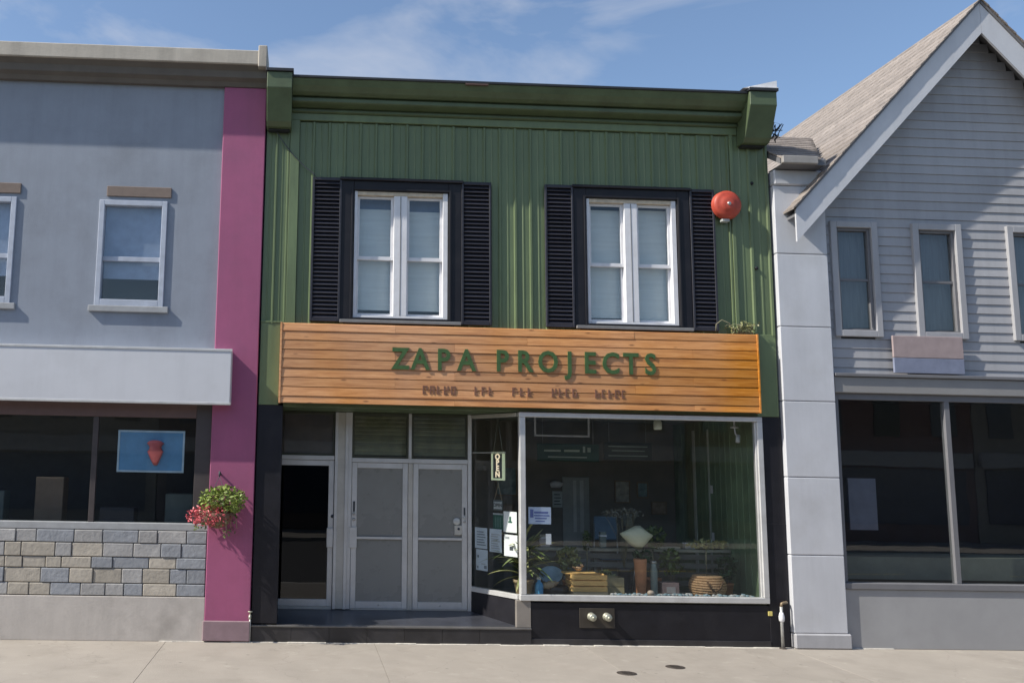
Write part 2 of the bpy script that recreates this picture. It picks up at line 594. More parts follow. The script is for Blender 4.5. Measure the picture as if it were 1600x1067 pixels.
# ragged pale strip where the facade meets the slabs
rg = random.Random(3)
mm = MB()
x = -5.3
while x < 5.4:
    w = rg.uniform(.12, .4)
    d = rg.uniform(.012, .05)
    mm.box(x, x+w*1.05, -.046-d, -.03+rg.uniform(0, .0009), -.011, rg.uniform(.004, .014))
    x += w
mm.build('base_strip', CONCL, sw, 0.004)
osw = MB().box(-120, 120, -22.4, -18.0, -.2, 0.0).build('sidewalk', CONC)
struct(osw)
def valve_cover(cx, cy, r, rz, label):
    t = thing('valve_cover', label, 'cover', (cx, cy, 0), 'iron covers set in the sidewalk')
    MB().lathe((cx, cy, 0), [(r, -.005), (r, .004), (r*.86, .005), (r*.85, .002)], 24).build('rim', IRON, t)
    lid = MB().lathe((cx, cy, 0), [(r*.82, -.005), (r*.82, .006), (r*.78, .008)], 24).build('lid', IRON, t)
    for k in range(3):
        MB().box(cx-r*.5, cx+r*.5, cy-r*.4+k*r*.4-.008, cy-r*.4+k*r*.4+.008, .006, .012).build('ridge', IRON, lid)
valve_cover(0.87, -1.84, .125, 0, 'round dark iron valve cover in the sidewalk, nearer the viewer and further left')
valve_cover(1.66, -1.44, .125, 0, 'round dark iron valve cover in the sidewalk, nearer the dark shopfront wall and further right')

# ================================================================== SHOP BUILDING
B = thing('shop_building', 'two-storey shop with green ribbed metal upper front, black shutters and glazed shopfront', 'building')
# shell
MB().box(-3.98, -3.80, 0.30, 9, 0, 8.2).box(3.82, 3.97, 0.06, 9, 0, 8.2).box(-3.8, 3.82, 8.8, 9, 0, 8.2).build('side_wall', DARKROOM, B)
MB().box(-3.96, 3.95, 0.06, 9, 8.20, 8.30).build('roof', ROOFB, B)
MB().box(-3.8, 3.82, 0.28, 8.8, 3.46, 3.62).build('upper_floor', mat('interior_ceiling', (0.30, 0.30, 0.28), 0.9), B)
# front wall behind the siding, with the two window openings left free
fwm = MB()
for a, b in ((-3.98, -2.60), (-1.15, 1.03), (2.45, 3.96)):
    fwm.box(a, b, .045, .28, 3.62, 8.2)
for a, b in ((-2.60, -1.15), (1.03, 2.45)):
    fwm.box(a, b, .045, .28, 6.77, 8.2).box(a, b, .045, .28, 3.62, 4.70)
fwm.build('front_wall', DARKROOM, B)
# ribbed siding, one object per sheet rib
W = 0.2435
def sheet(z0, z1):
    m_ = MB()
    z1 = z1-.043
    p = [(0, 0), (.085, 0), (.092, -.006), (.108, -.006), (.115, 0), (W-.052, 0), (W-.040, -.024), (W-.012, -.024), (W, 0)]
    n = len(p)
    vs = [(a, b, z0) for a, b in p] + [(a, b, z1) for a, b in p] + [(0, .03, z0), (W, .03, z0), (0, .03, z1), (W, .03, z1)]
    fs = [(i, i+1, n+i+1, n+i) for i in range(n-1)] + [(2*n, 2*n+1, 2*n+3, 2*n+2)]
    return m_.poly(vs, fs)
long_ = mesh_only(sheet(4.60, 7.90), 'siding_sheet_long', GREEN)
short_ = mesh_only(sheet(6.86, 7.90), 'siding_sheet_short', GREEN)
N = 28
for i in range(N):
    x0 = -3.47 + i*W
    x1 = x0 + W
    cut = any(x1 > a and x0 < b for a, b in ((-2.62, -1.13), (1.01, 2.47)))
    o = place(short_ if cut else long_, 'siding_sheet', B, (x0, random.uniform(-.002, .003), random.uniform(-.004, .011)))
# side strips and corner trims
for x0, n in ((-3.985, 2), (3.40, 2)):
    w = (0.365 if x0 < 0 else 0.57)/2
    for i in range(n):
        o = place(long_, 'siding_sheet', B, (x0+i*w, -.012, 0.09), scale=(w/W, 1, .992))
MB().box(-3.62, -3.475, -.050, .04, 4.66, 7.87).build('corner_trim', GREEN, B, .004)
MB().box(3.345, 3.40, -.045, .04, 4.66, 7.87).build('corner_trim', GREEN, B, .004)
MB().box(-3.985, -3.69, -.024, .04, 3.425, 4.665).build('flat_panel', GREEN, B, .004)
MB().box(3.63, 3.965, -.024, .04, 3.405, 4.675).build('flat_panel', GREEN, B, .004)
MB().box(-3.99, -3.62, -.034, .04, 4.666, 4.69).build('flashing', GREEN, B, .003)
# cornice
MB().box(-3.62, 3.47, -.046, .05, 7.872, 7.985).build('frieze_board', GREEN, B, .004)
co = MB().prof([(.05, 7.986), (-.07, 7.986), (-.095, 8.00), (-.095, 8.025), (-.06, 8.03), (-.06, 8.055), (-.115, 8.06), (-.225, 8.085),
                (-.25, 8.10), (-.25, 8.15), (-.20, 8.155), (-.20, 8.185), (-.27, 8.19), (-.33, 8.22), (-.40, 8.29), (-.44, 8.36), (-.45, 8.385), (.05, 8.385)], -3.60, 3.47).build('cornice', GREENC, B)
MB().box(-3.60, 3.47, -.475, .05, 8.386, 8.425).build('roof_edge', ROOFB, co, .006)
MB().box(-.95, -.60, -.482, -.40, 8.36, 8.384).build('fascia_patch', mat('brown_patch', (0.10, 0.06, 0.05), 0.7), co)
def end_bracket(x0, x1, zt, name='end_bracket'):
    b_ = MB().prof([(.05, 7.68), (-.22, 7.68), (-.30, 7.74), (-.50, 8.16), (-.52, 8.19), (-.52, zt-.05), (.05, zt-.05)], x0, x1).build(name, GREENC, B, .008)
    MB().box(x0-.02, x1+.02, -.55, .05, zt-.048, zt).build('cap', ROOFB, b_, .005)
    MB().box(x0+.03, x1-.03, -.14, -.02, 7.655, 7.679).build('drip', ROOFB, b_)
    return b_
end_bracket(-3.985, -3.605, 8.49)
er = end_bracket(3.475, 3.90, 8.46)
MB().prof([(-.54, 8.462), (-.54, 8.475), (.4, 8.475), (.4, 8.462)], 3.47, 3.92).build('cap_flashing', WHITE, er)
vs = [(3.38, -.5, 8.463), (3.92, -.5, 8.478), (3.92, -.5, 8.60), (3.38, .3, 8.463), (3.92, .3, 8.478), (3.92, .3, 8.60)]
MB().poly(vs, [(0, 1, 2), (3, 5, 4), (0, 3, 4, 1), (1, 4, 5, 2), (0, 2, 5, 3)]).build('end_flashing', WHITE, er)
# bolts on the right strip
for x, z in ((3.745, 7.74), (3.69, 7.09), (3.71, 5.72)):
    MB().lathe((x, -.012, z), [(.026, 0), (.026, .03), (.014, .038)], 10, 'y').build('bolt', BLACKP, B)

# windows
def upper_window(xl, xr):
    zb, zt = 4.78, 6.76
    xc = (xl+xr)/2
    w = thing('window', '', '')
    del w['label']
    del w['category']
    w.parent = B
    w.location = (xc, 0, zb)
    MB().ring(xl-.21, xr+.21, 4.70, 6.92, .20, -.055, .045, wt=.155, wb=.075).build('surround', BLACKP, w, .006)
    MB().box(xl-.235, xr+.235, -.095, .02, 6.921, 6.965).build('head_moulding', BLACKP, w, .008)
    MB().ring(xl-.05, xr+.05, 4.745, 6.80, .028, -.072, -.056).build('inner_bead', BLACKP, w, .003)
    MB().box(xl-.20, xr+.20, -.11, -.056, 4.685, 4.735).build('sill', GREYP, w, .006)
    MB().box(xl, xl+.045, -.035, .16, zb-.004, zt).box(xr-.075, xr, -.035, .16, zb-.004, zt).build('jamb', WHITE, w, .004)
    MB().box(xl+.046, xr-.076, -.03, .16, zt-.06, zt).build('head_jamb', TAN, w, .004)
    MB().box(xl+.046, xr-.076, -.035, .16, zb-.004, zb+.03).build('bottom_rail', WHITE, w, .004)
    MB().box(xc-.115, xc+.095, -.03, .16, zb+.031, zt-.061).build('mullion', WHITE, w, .008)
    MB().box(xc-.015, xc-.003, -.034, -.029, zb+.04, zt-.07).build('mullion_groove', GREYP, w)
    zm = 5.715
    for a, b in ((xl+.046, xc-.116), (xc+.096, xr-.076)):
        s1 = MB().ring(a, b, zm-.025, zt-.062, .038, .03, .075, wb=.055).build('upper_sash', WHITE, w, .003)
        MB().box(a+.039, b-.039, .048, .052, zm+.031, zt-.101).build('pane', GLASS, w)
        s2 = MB().ring(a, b, zb+.032, zm+.03, .032, .077, .12, wb=.05, wt=.05).build('lower_sash', WHITE, w, .003)
        MB().box(a+.033, b-.033, .094, .098, zb+.083, zm-.021).build('pane', GLASS, w)
    for a, b, tp, bt in ((xl+.05, xc-.116, 6.50 if xl < 0 else 6.60, 4.93 if xl < 0 else 4.90), (xc+.1, xr-.08, 6.48 if xl < 0 else 6.62, 4.93 if xl < 0 else 4.85)):
        MB().box(a, b, .172, .176, bt, tp).box(a, b, .168, .18, tp, tp+.03).build('blind', BLIND, w)
        if xl < 0:
            MB().box(a, b, .19, .194, tp, 6.70).build('blind_head', mat('blue_shade', (0.10, 0.15, 0.24), 0.8), w)
    return w
wA = upper_window(-2.60, -1.15)
wB = upper_window(1.03, 2.45)
# shutters: frame + tilted slats, each slat an object
NS = 34
slat = mesh_only(MB().prof([(-.016, -.030), (-.020, -.024), (.018, .028), (.022, .022)], -.195, .195), 'shutter_slat', SLATM)
def shutter(x0, x1):
    s = thing('shutter', '', '')
    del s['label']
    del s['category']
    s.parent = B
    xc = (x0+x1)/2
    s.location = (xc, 0, 4.70)
    MB().ring(x0, x1, 4.70, 6.955, .035, -.07, -.026, wt=.05, wb=.05).build('shutter_frame', SLATM, s, .005)
    MB().box(x0+.01, x1-.01, -.024, -.018, 4.72, 6.94).build('backing', BLACKP, s)
    k = (x1-x0-.074)/.39
    for i in range(NS):
        place(slat, 'slat', s, (0, -.048, 0.08+i*(2.255-.16)/(NS-1)), (random.uniform(-.03, .03), 0, 0), (k, 1, 1))
for a, b in ((-3.255, -2.80), (-.94, -.475), (.365, .815), (2.665, 3.06)):
    shutter(a, b)

# lower facade: pilasters, beam, recess
MB().box(-3.99, -3.62, -.02, .30, .26, 3.424).box(-3.85, -3.79, .30, 1.2, .2, 3.42).build('pilaster', BLACKP, B, .005)
MB().box(3.685, 3.985, -.02, .06, 0, 3.403).build('pilaster', BLACKP, B, .005)
MB().box(3.69, 3.98, -.024, -.0205, 1.795, 1.80).build('pilaster_joint', TILE, B)
MB().box(-3.62, 3.685, -.01, .28, 3.405, 3.62).build('beam', GREENC, B, .005)
MB().plan([(-3.79, .28), (-.0, .28), (-.66, 1.3), (-3.79, 1.3)], 3.40, 3.459).build('recess_soffit', GREENC, B)
# entrance platform: a black tiled step and a landing that rises to the doors
st = MB().plan([(-3.985, -.03), (0.10, -.03), (0.10, .03), (-3.985, .03)], 0, .213).build('step', TILE, B)
xt = [-3.985, -3.41, -2.86, -2.31, -1.76, -1.21, -.66, 0.10]
for a, b in zip(xt[:-1], xt[1:]):
    MB().box(a+.003, b-.003, -.042, -.031, .002, .215).build('tile', TILE, st, .002)
MB().box(-3.99, .10, -.055, .05, .216, .243).build('nosing', mat('step_nosing', (0.16, 0.155, 0.15), 0.4, metal=0.4), st, .006)
vs = [(-3.85, .051, .238), (.05, .051, .238), (-.60, 1.0, .325), (-3.85, 1.0, .325), (-3.85, .051, .0), (.05, .051, .0), (-.60, 1.0, .0), (-3.85, 1.0, .0)]
MB().poly(vs, [(0, 1, 2, 3), (4, 7, 6, 5), (0, 4, 5, 1), (1, 5, 6, 2), (2, 6, 7, 3), (3, 7, 4, 0)]).build('landing', mat('landing_tile', (0.045, 0.048, 0.060), 0.35, 0.25, 3, 0.03, 30, dirt=0.3, dirtcol=(0.10, 0.10, 0.10)), B)
# bulkheads under the display window
MB().box(.10, 3.684, -.015, .12, .0, .60).build('bulkhead', BLACKP, B, .004)
MB().box(.10, 3.684, -.03, -.0155, .0, .09).build('base_board', TILE, B, .004)
MB().plan([(-.03, .03), (.03, .07), (-.58, 1.03), (-.64, .99)], .215, .66).build('side_bulkhead', BLACKP, B, .004)
MB().plan([(-.11, -.012), (.099, -.022), (.099, .06), (-.05, .06), (-.12, .05)], .245, .628).build('corner_post', mat('sunlit_grey_post', (0.22, 0.20, 0.18), 0.5, 0.12, 5, dirt=.3), B, .004)  # corner trim; the sun on its facet is put into the grey colour

# display window: front light and angled side light
dw = thing('display_window', '', '')
del dw['label']
del dw['category']
dw.parent = B
dw.location = (1.8, 0, .63)
MB().box(-.06, 3.684, -.05, .07, .63, .715).build('bottom_rail', ALU, dw, .006)
MB().box(-.06, 3.684, -.05, .07, 3.325, 3.395).build('top_rail', ALU, dw, .006)
MB().box(3.60, 3.684, -.05, .07, .7155, 3.3245).build('right_stile', ALU, dw, .006)
MB().box(3.575, 3.599, -.02, .06, .7155, 3.3245).build('right_bead', ALU, dw, .003)
MB().box(-.055, .035, -.045, .07, .7155, 3.3245).build('corner_post', ALU, dw, .01)
MB().box(.036, 3.574, .008, .014, .70, 3.33).build('front_glass', GLASS, dw)
dx, dy = -.60, 1.0
L_ = math.hypot(dx, dy)
ux, uy = dx/L_, dy/L_
nx, ny = -uy, ux      # outward normal (towards the doors and the street)
def side_plan(t0, t1, o0, o1):
    P = lambda t, o: (-.02+ux*t+nx*o, .05+uy*t+ny*o)
    return [P(t0, o0), P(t1, o0), P(t1, o1), P(t0, o1)]
MB().plan(side_plan(.04, L_-.03, -.04, .05), .63, .70).build('side_bottom_rail', ALU, dw, .004)
MB().plan(side_plan(.04, L_-.03, -.04, .05), 3.335, 3.39).build('side_top_rail', ALUT, dw, .004)
MB().plan(side_plan(.03, L_-.03, .0, .006), .70, 3.335).build('side_glass', GLASS, dw)
MB().plan(side_plan(.35, L_-.03, -.03, -.01), 2.78, 2.80).build('side_bar', ALUT, dw)

# entrance doors
def door(x0, x1, zb, zt, glassm, hinge, name='door', frost=True):
    d = thing(name, '', '')
    del d['label']
    del d['category']
    d.parent = B
    d.location = ((x0+x1)/2, 1.0, zb)
    MB().box(x0, x0+.085, .97, 1.02, zb, zt).box(x1-.085, x1, .97, 1.02, zb, zt).build('stile', ALU, d, .005)
    MB().box(x0+.0855, x1-.0855, .97, 1.02, zb, zb+.105).build('bottom_rail', ALU, d, .005)
    MB().box(x0+.0855, x1-.0855, .97, 1.02, zt-.085, zt).build('top_rail', ALU, d, .005)
    MB().box(x0+.0855, x1-.0855, .992, .998, zb+.1055, zt-.0855).build('pane', glassm, d)
    if frost:
        MB().box(x0+.0855, x1-.0855, .957, .969, 1.405, 1.445).build('push_bar', ALU, d, .004)
        MB().lathe(((x0+x1)/2, .969, zb+.055), [(.012, 0), (.012, .01)], 8, 'y').build('bottom_bolt', STEEL, d)
    return d
d1 = door(-2.515, -1.62, .345, 2.60, FROST, 'L')
d2 = door(-1.535, -.665, .345, 2.60, FROST, 'R')
d3 = door(-3.79, -2.80, .37, 2.625, GLASSD, 'R', frost=False)
d1['label'] = 'frosted left leaf of the double aluminium doors'
d2['label'] = 'frosted right leaf of the double aluminium doors'
d3['label'] = 'single aluminium door with dark clear glass'
def box_part(name, p, m_, *b, bev=.004):
    return MB().box(*b).build(name, m_, p, bev)
box_part('pull_plate', d1, ALU, -2.545, -2.425, .945, .969, 1.27, 1.59)
box_part('lock_case', d1, INK, -2.49, -2.46, .955, .969, 1.83, 1.99)
MB().lathe((-2.475, .955, 1.80), [(.022, 0), (.022, .012)], 12, 'y').build('lock_cylinder', STEEL, d1)
MB().lathe((-2.475, .969, 1.71), [(.022, 0), (.022, .012)], 12, 'y').build('lock_cylinder', STEEL, d1)
box_part('pull_plate', d3, ALU, -2.90, -2.80, .945, .969, 1.27, 1.57)
MB().lathe((-2.815, .969, 1.75), [(.025, 0), (.025, .014)], 12, 'y').build('lock_cylinder', INK, d3)
MB().lathe((-.835, .99, 1.70), [(.058, 0), (.058, .02), (.045, .028)], 18, 'y').build('door_knob', mat('pale_cap', (0.55, 0.56, 0.54), 0.4, metal=.3), d2)
box_part('keypad', d2, ALUT, -.87, -.752, .965, .991, 1.49, 1.64)
MB().lathe((-.805, .965, 1.585), [(.02, 0), (.02, .008)], 12, 'y').build('keyhole', INK, d2)
box_part('lock_case', d2, INK, -.725, -.70, .955, .969, 1.80, 1.92)
MB().lathe((-.712, .969, 1.765), [(.024, 0), (.024, .014)], 12, 'y').build('lock_cylinder', mat('pale_cap', (0, 0, 0)), d2)
MB().lathe((-.712, .969, 1.70), [(.02, 0), (.02, .012)], 12, 'y').build('lock_cylinder', STEEL, d2)
# door frames, posts and transoms
df = MB().box(-2.79, -2.585, .95, 1.06, .33, 3.395).build('door_post', ALUT, B, .008)
MB().box(-2.795, -2.745, .935, .9495, .33, 3.395).build('post_fin', ALU, df, .004)
MB().box(-2.63, -2.58, .935, .9495, .33, 3.395).build('post_fin', ALU, df, .004)
MB().box(-2.584, -2.52, .96, 1.05, .33, 3.395).build('door_jamb', ALU, B, .005)
MB().box(-.66, -.60, .94, 1.05, .32, 3.395).build('door_jamb', ALU, B, .005)
MB().box(-1.615, -1.54, .965, 1.03, .335, 2.60).build('meeting_post', ALUT, B, .005)
MB().box(-2.519, -.661, .95, 1.05, 2.605, 2.675).build('transom_bar', ALU, B, .005)
MB().box(-3.80, -2.80, .95, 1.05, 2.63, 2.70).build('transom_bar', ALU, B, .005)
MB().box(-2.519, -.661, .975, 1.05, .32, .343).build('threshold', ALUT, B, .004)
MB().box(-3.80, -2.80, .97, 1.05, .32, .368).build('threshold', ALUT, B, .004)
MB().box(-1.615, -1.565, .955, 1.04, 2.676, 3.395).build('transom_mullion', ALU, B, .005)
for a, b in ((-2.519, -1.616), (-1.564, -.661)):
    t = MB().ring(a, b, 2.676, 3.395, .03, .965, 1.0, wt=.05).build('transom', mat('dark_olive_frame', (0.05, 0.055, 0.035), 0.5), B, .003)
    z = 2.72
    while z < 3.33:
        MB().prof([(1.005, z), (1.0, z+.008), (1.022, z+.075), (1.028, z+.07)], a+.03, b-.03).build('louvre', OLIVE, t)
        z += .066
    MB().box(a+.03, b-.03, 1.03, 1.034, 2.70, 3.39).build('backing', DARKROOM, t)
    MB().box(a+.031, b-.031, .978, .982, 2.707, 3.344).build('pane', GLASS, t)
t = MB().ring(-3.80, -2.80, 2.701, 3.395, .03, .965, 1.0, wt=.04).build('transom', mat('dark_olive_frame', (0, 0, 0)), B, .003)
MB().box(-3.77, -2.83, 1.0, 1.01, 2.72, 3.36).build('panel', BROWNP, t)
MB().box(-3.769, -2.831, .978, .982, 2.732, 3.354).build('pane', GLASS, t)
# rooms behind the glass
MB().box(-3.79, -.62, 1.36, 1.40, .2, 3.459).build('lobby_wall', BLACKP, B)
MB().box(-.64, -.60, 1.06, 3.7, .2, 3.459).build('partition', INTW, B)
MB().box(-.60, 3.82, 3.62, 3.70, .2, 3.459).build('back_wall', INTW, B)
MB().box(-3.8, 3.82, 1.45, 8.8, .1, .2).build('shop_floor', mat('shop_floor_dark', (0.20, 0.17, 0.14), 0.6), B)
for i in range(18):
    y = .10+i*.195
    MB().box(3.785, 3.82, y+.004, y+.191, .2, 3.455).build('wall_board', INTG, B, .006)
MB().plan([(.0, .10), (3.78, .10), (3.78, 1.42), (-.58, 1.42), (-.58, 1.08)], .60, .635).build('display_deck', mat('deck_dark', (0.17, 0.165, 0.14), 0.6, 0.3, 5), B)
sc = MB().box(.35, 3.78, 1.36, 1.55, 1.24, 1.285).build('ledge', SHELFM, B, .005)
for z in (1.12, .98, .84, .70):
    MB().box(.35, 3.78, 1.38, 1.40, z, z+.085).build('rail', mat('grey_rail', (0.20, 0.20, 0.175), 0.6, rnd=.2), sc, .003)
for x in (.37, 1.5, 2.6, 3.7):
    MB().box(x, x+.05, 1.402, 1.45, .636, 1.239).build('post', mat('grey_rail', (0, 0, 0)), sc, .003)
# pale doorway, notice and framed boards on the back wall
MB().box(1.62, 2.13, 3.595, 3.619, .2, 2.42).build('inner_door', mat('inner_door_grey', (0.42, 0.43, 0.40), 0.6), B, .004)
MB().box(1.82, 1.88, 3.585, 3.594, 1.4, 2.36).box(1.95, 2.02, 3.585, 3.594, 1.4, 2.36).build('inner_door_panel', mat('inner_door_pale', (0.62, 0.63, 0.60), 0.6), B)
MB().box(3.772, 3.784, 1.96, 2.04, 2.19, 2.33).build('wall_switch', WHITE, B, .003)
MB().box(3.772, 3.784, 1.96, 2.04, 1.39, 1.53).build('wall_switch', WHITE, B, .003)

# ================================================================== WOODEN FASCIA SIGN
FS = thing('fascia_sign', 'long wooden plank sign board with green lettering above the shopfront', 'sign', (0, -.10, 3.45))
MB().box(-3.655, 3.597, -.1375, -.026, 3.46, 4.645).build('backing_board', mat('sign_backing', (0.40, 0.19, 0.07), 0.7), FS)
zb = [3.452, 3.555, 3.695, 3.835, 3.975, 4.115, 4.255, 4.395, 4.53, 4.652]
for i in range(9):
    cuts = [-3.655]
    x = -3.655 + (2.6 if i % 3 == 0 else 3.7 if i % 3 == 1 else 1.7)
    while x < 3.3:
        cuts.append(x)
        x += 3.65
    cuts.append(3.597)
    for a, b in zip(cuts[:-1], cuts[1:]):
        dy_ = random.uniform(0, .006)
        p = MB().prof([(-.138, zb[i]+.001), (-.150-dy_, zb[i]+.001), (-.152-dy_, zb[i]+.006), (-.146-dy_, zb[i+1]-.011), (-.1395, zb[i+1]-.002), (-.138, zb[i+1]-.002)], a+.0015, b-.0015).build('plank', CEDAR, FS)
for a, b in ((-3.685, -3.656), (3.598, 3.625)):
    MB().box(a, b, -.162, -.026, 3.448, 4.655).build('end_strip', CEDAR, FS, .003)
LET = mat('green_sign_letters', (0.055, 0.115, 0.035), 0.5, 0.2, 8)
LETB = mat('brown_sign_letters', (0.20, 0.095, 0.06), 0.6, 0.2, 8)
def sign_word(body, xs_, zc, size, m_, bold, wd):
    for ch, x in zip(body, xs_):
        text('letter', ch, size, .008, m_, FS, (x, -.162, zc), sx=wd, bold=bold)
sign_word('ZAPA', [-1.88, -1.58, -1.23, -.88], 4.13, .45, LET, .010, .88)
sign_word('PROJECTS', [-.34, .00, .36, .69, 1.00, 1.32, 1.63, 1.93], 4.135, .45, LET, .010, .86)
# the second line cannot be read in the photograph: worn letter strokes at its words' places, spelling nothing
rg = random.Random(29)
for a, b in ((-1.54, -1.01), (-.76, -.44), (-.19, .16), (.41, .83), (1.07, 1.58)):
    n_ = max(3, round((b-a)/.105))
    for k in range(n_):
        x0 = a+(b-a)*k/n_
        x1 = x0+(b-a)/n_*.68
        w_ = MB().box(x0, x0+.02, -.162, -.1535, 3.625, 3.75)
        for z_ in rg.sample((3.6251, 3.677, 3.7299), 2):
            w_.box(x0+.0205, x1-.0205, -.162, -.1535, z_, z_+.02)
        if rg.random() < .5:
            w_.box(x1-.02, x1, -.162, -.1535, 3.625 if rg.random() < .6 else 3.68, 3.75 if rg.random() < .5 else 3.70)
        w_.build('worn_letter', LETB, FS)

# ================================================================== THINGS ON THE FACADE
bell = thing('alarm_bell', 'round red fire alarm bell on the green wall beside the right shutter', 'alarm bell', (3.235, -.03, 6.48))
MB().lathe((3.235, -.03, 6.70), [(.075, 0), (.075, .06)], 16, 'y').build('mount', IRON, bell)
gg = MB().lathe((3.235, -.06, 6.70), [(.205, 0), (.228, .004), (.232, .012), (.226, .018), (.222, .075), (.205, .10), (.17, .115), (.12, .122), (.115, .128), (.06, .134), (.0, .135)], 36, 'y').build('gong', RED, bell)
MB().lathe((3.235, -.194, 6.70), [(.03, 0), (.03, .012), (.018, .02)], 12, 'y').build('nut', STEEL, bell)
MB().box(3.15, 3.27, -.12, -.03, 6.43, 6.478).build('striker_box', mat('pale_grey_box', (0.40, 0.42, 0.40), 0.5), bell, .008)
cb = MB().tube([(-3.87, -.06, 7.70), (-3.80, -.075, 7.60), (-3.71, -.075, 7.47), (-3.55, -.075, 7.27), (-3.37, -.06, 7.10), (-3.24, -.08, 7.0), (-3.22, -.08, 6.96)], .008, 6).build('cable', INK)
tag(cb, 'thin black cable running from left cornice bracket down to left shutter', 'cable')
wr = MB()
rg = random.Random(5)
for k in range(5):
    p = [(3.985, -.1, 7.93+rg.uniform(-.12, .2))]
    for j in range(5):
        p.append((3.99+rg.uniform(.0, .15), -.12+rg.uniform(-.12, .1), 7.92+rg.uniform(-.16, .16)))
    p.append((4.0, -.06, 7.8))
    wr.tube(p, .007, 5)
wr.lathe((3.99, -.1, 7.9), [(.03, 0), (.04, .03), (.025, .05), (.04, .07), (.02, .1)], 10)
tag(wr.build('service_wires', INK), 'tangle of black service wires beside the right cornice bracket', 'wires')
# wiry plant on top of the sign at the right
wp = thing('weed_plant', 'straggly pale weed growing above the right end of the wooden sign', 'plant', (3.4, -.08, 4.655))
sm, lf = MB(), MB()
rg = random.Random(11)
for k in range(26):
    a = rg.uniform(0, 6.28)
    x0 = 3.40+rg.uniform(-.16, .22)
    ln = rg.uniform(.15, .38)
    pts = []
    for j in range(5):
        t_ = j/4
        pts.append((x0+math.cos(a)*ln*.55*t_, -.09+math.sin(a)*.04*t_, 4.655+ln*(t_*1.1-.75*t_*t_)*1.15))
    sm.tube(pts, [.006, .006, .005, .004, .003], 5)
    for q in range(6):
        c = Vector(pts[rg.randint(1, 4)])+Vector((rg.uniform(-.05, .05), rg.uniform(-.03, .03), rg.uniform(-.04, .05)))
        u = Vector((rg.uniform(-1, 1), rg.uniform(-1, 1), rg.uniform(-1, 1))).normalized()*rg.uniform(.018, .04)
        v_ = u.cross(Vector((rg.uniform(-1, 1), rg.uniform(-1, 1), rg.uniform(-1, 1)))).normalized()*.012
        lf.poly([c-u, c+v_, c+u, c-v_], [(0, 1, 2, 3)])
sm.tube([(3.28, -.1, 4.66), (3.2, -.12, 4.82), (3.08, -.12, 4.87), (2.99, -.12, 4.80), (2.98, -.12, 4.70)], [.008, .008, .007, .006, .005], 6)
sm.build('stems', STEM, wp, kind='stuff')
lf.build('foliage', LEAFY, wp, kind='stuff')
# fire department connection
fd = thing('fire_connection', 'two capped brass fire hose connections on a plate in the dark bulkhead', 'hose connection', (1.08, -.03, .25))
MB().box(.82, 1.345, -.028, -.0155, .25, .535).build('plate', mat('dull_plate', (0.045, 0.038, 0.030), 0.5, .25, 6), fd, .004)
for x in (.99, 1.22):
    c_ = MB().lathe((x, -.03, .415), [(.06, 0), (.06, .02), (.045, .03), (.045, .075), (.055, .08), (.055, .10), (.04, .112), (.0, .114)], 18, 'y').build('cap', BRASS, fd)
    MB().lathe((x, -.142, .415), [(.018, 0), (.018, .025)], 8, 'y').build('lug', BRASS, c_)
pp = thing('standpipe', 'pale metal pipe with a valve standing at the right foot of the shop', 'pipe', (3.82, -.10, 0))
MB().tube([(3.82, -.10, .0), (3.82, -.10, .40), (3.82, -.10, .60)], .022, 10).build('pipe', mat('galvanised', (0.42, 0.42, 0.40), 0.45, .2, 9, metal=.4), pp)
MB().lathe((3.82, -.10, .38), [(.024, 0), (.038, .02), (.042, .07), (.034, .11), (.024, .14)], 12).build('valve_body', WHITE, pp)
MB().tube([(3.82, -.10, .60), (3.83, -.10, .645), (3.87, -.09, .655), (3.93, -.05, .655), (3.94, -.01, .655)], .02, 10).build('elbow', mat('old_bronze', (0.25, 0.19, 0.12), 0.5, metal=.4), pp)
MB().lathe((3.82, -.10, 0), [(.05, 0), (.05, .012), (.03, .02)], 14).build('foot_flange', IRON, pp)
vt = MB().box(3.655, 3.72, -.034, -.022, .455, .52).build('valve_tag', mat('yellow_tag', (0.62, 0.52, 0.16), 0.6), None, .004)
tag(vt, 'small yellow square tag on the black wall near the standpipe', 'tag')
tp = thing('hose_tap', 'small brass tap on a thin pipe at the left foot of the shop', 'tap', (-3.985, -.08, 0))
MB().tube([(-4.005, -.07, 0), (-4.005, -.07, .38)], .014, 8).build('pipe', mat('galvanised', (0, 0, 0)), tp)
MB().tube([(-4.005, -.06, .38), (-4.005, -.13, .385), (-4.005, -.16, .345)], .02, 8).build('spout', BRASS, tp)
MB().lathe((-4.005, -.10, .40), [(.012, 0), (.012, .03), (.035, .032), (.035, .042)], 10).build('handle', BRASS, tp)

# ================================================================== SIGNS AND PAPERS IN THE WINDOW
ang = math.atan2(uy, ux)
def side_pt(t, off=-.012):
    return Vector((-.02+ux*t+nx*off, .05+uy*t+ny*off, 0))
SROT = math.atan2(-uy, -ux)         # x axis of things lying on the side light, running towards the corner
def side_frame(t0, t1, z0, z1, off=-.008, th=.004):
    return MB().plan(side_plan(t0, t1, off-th, off), z0, z1)
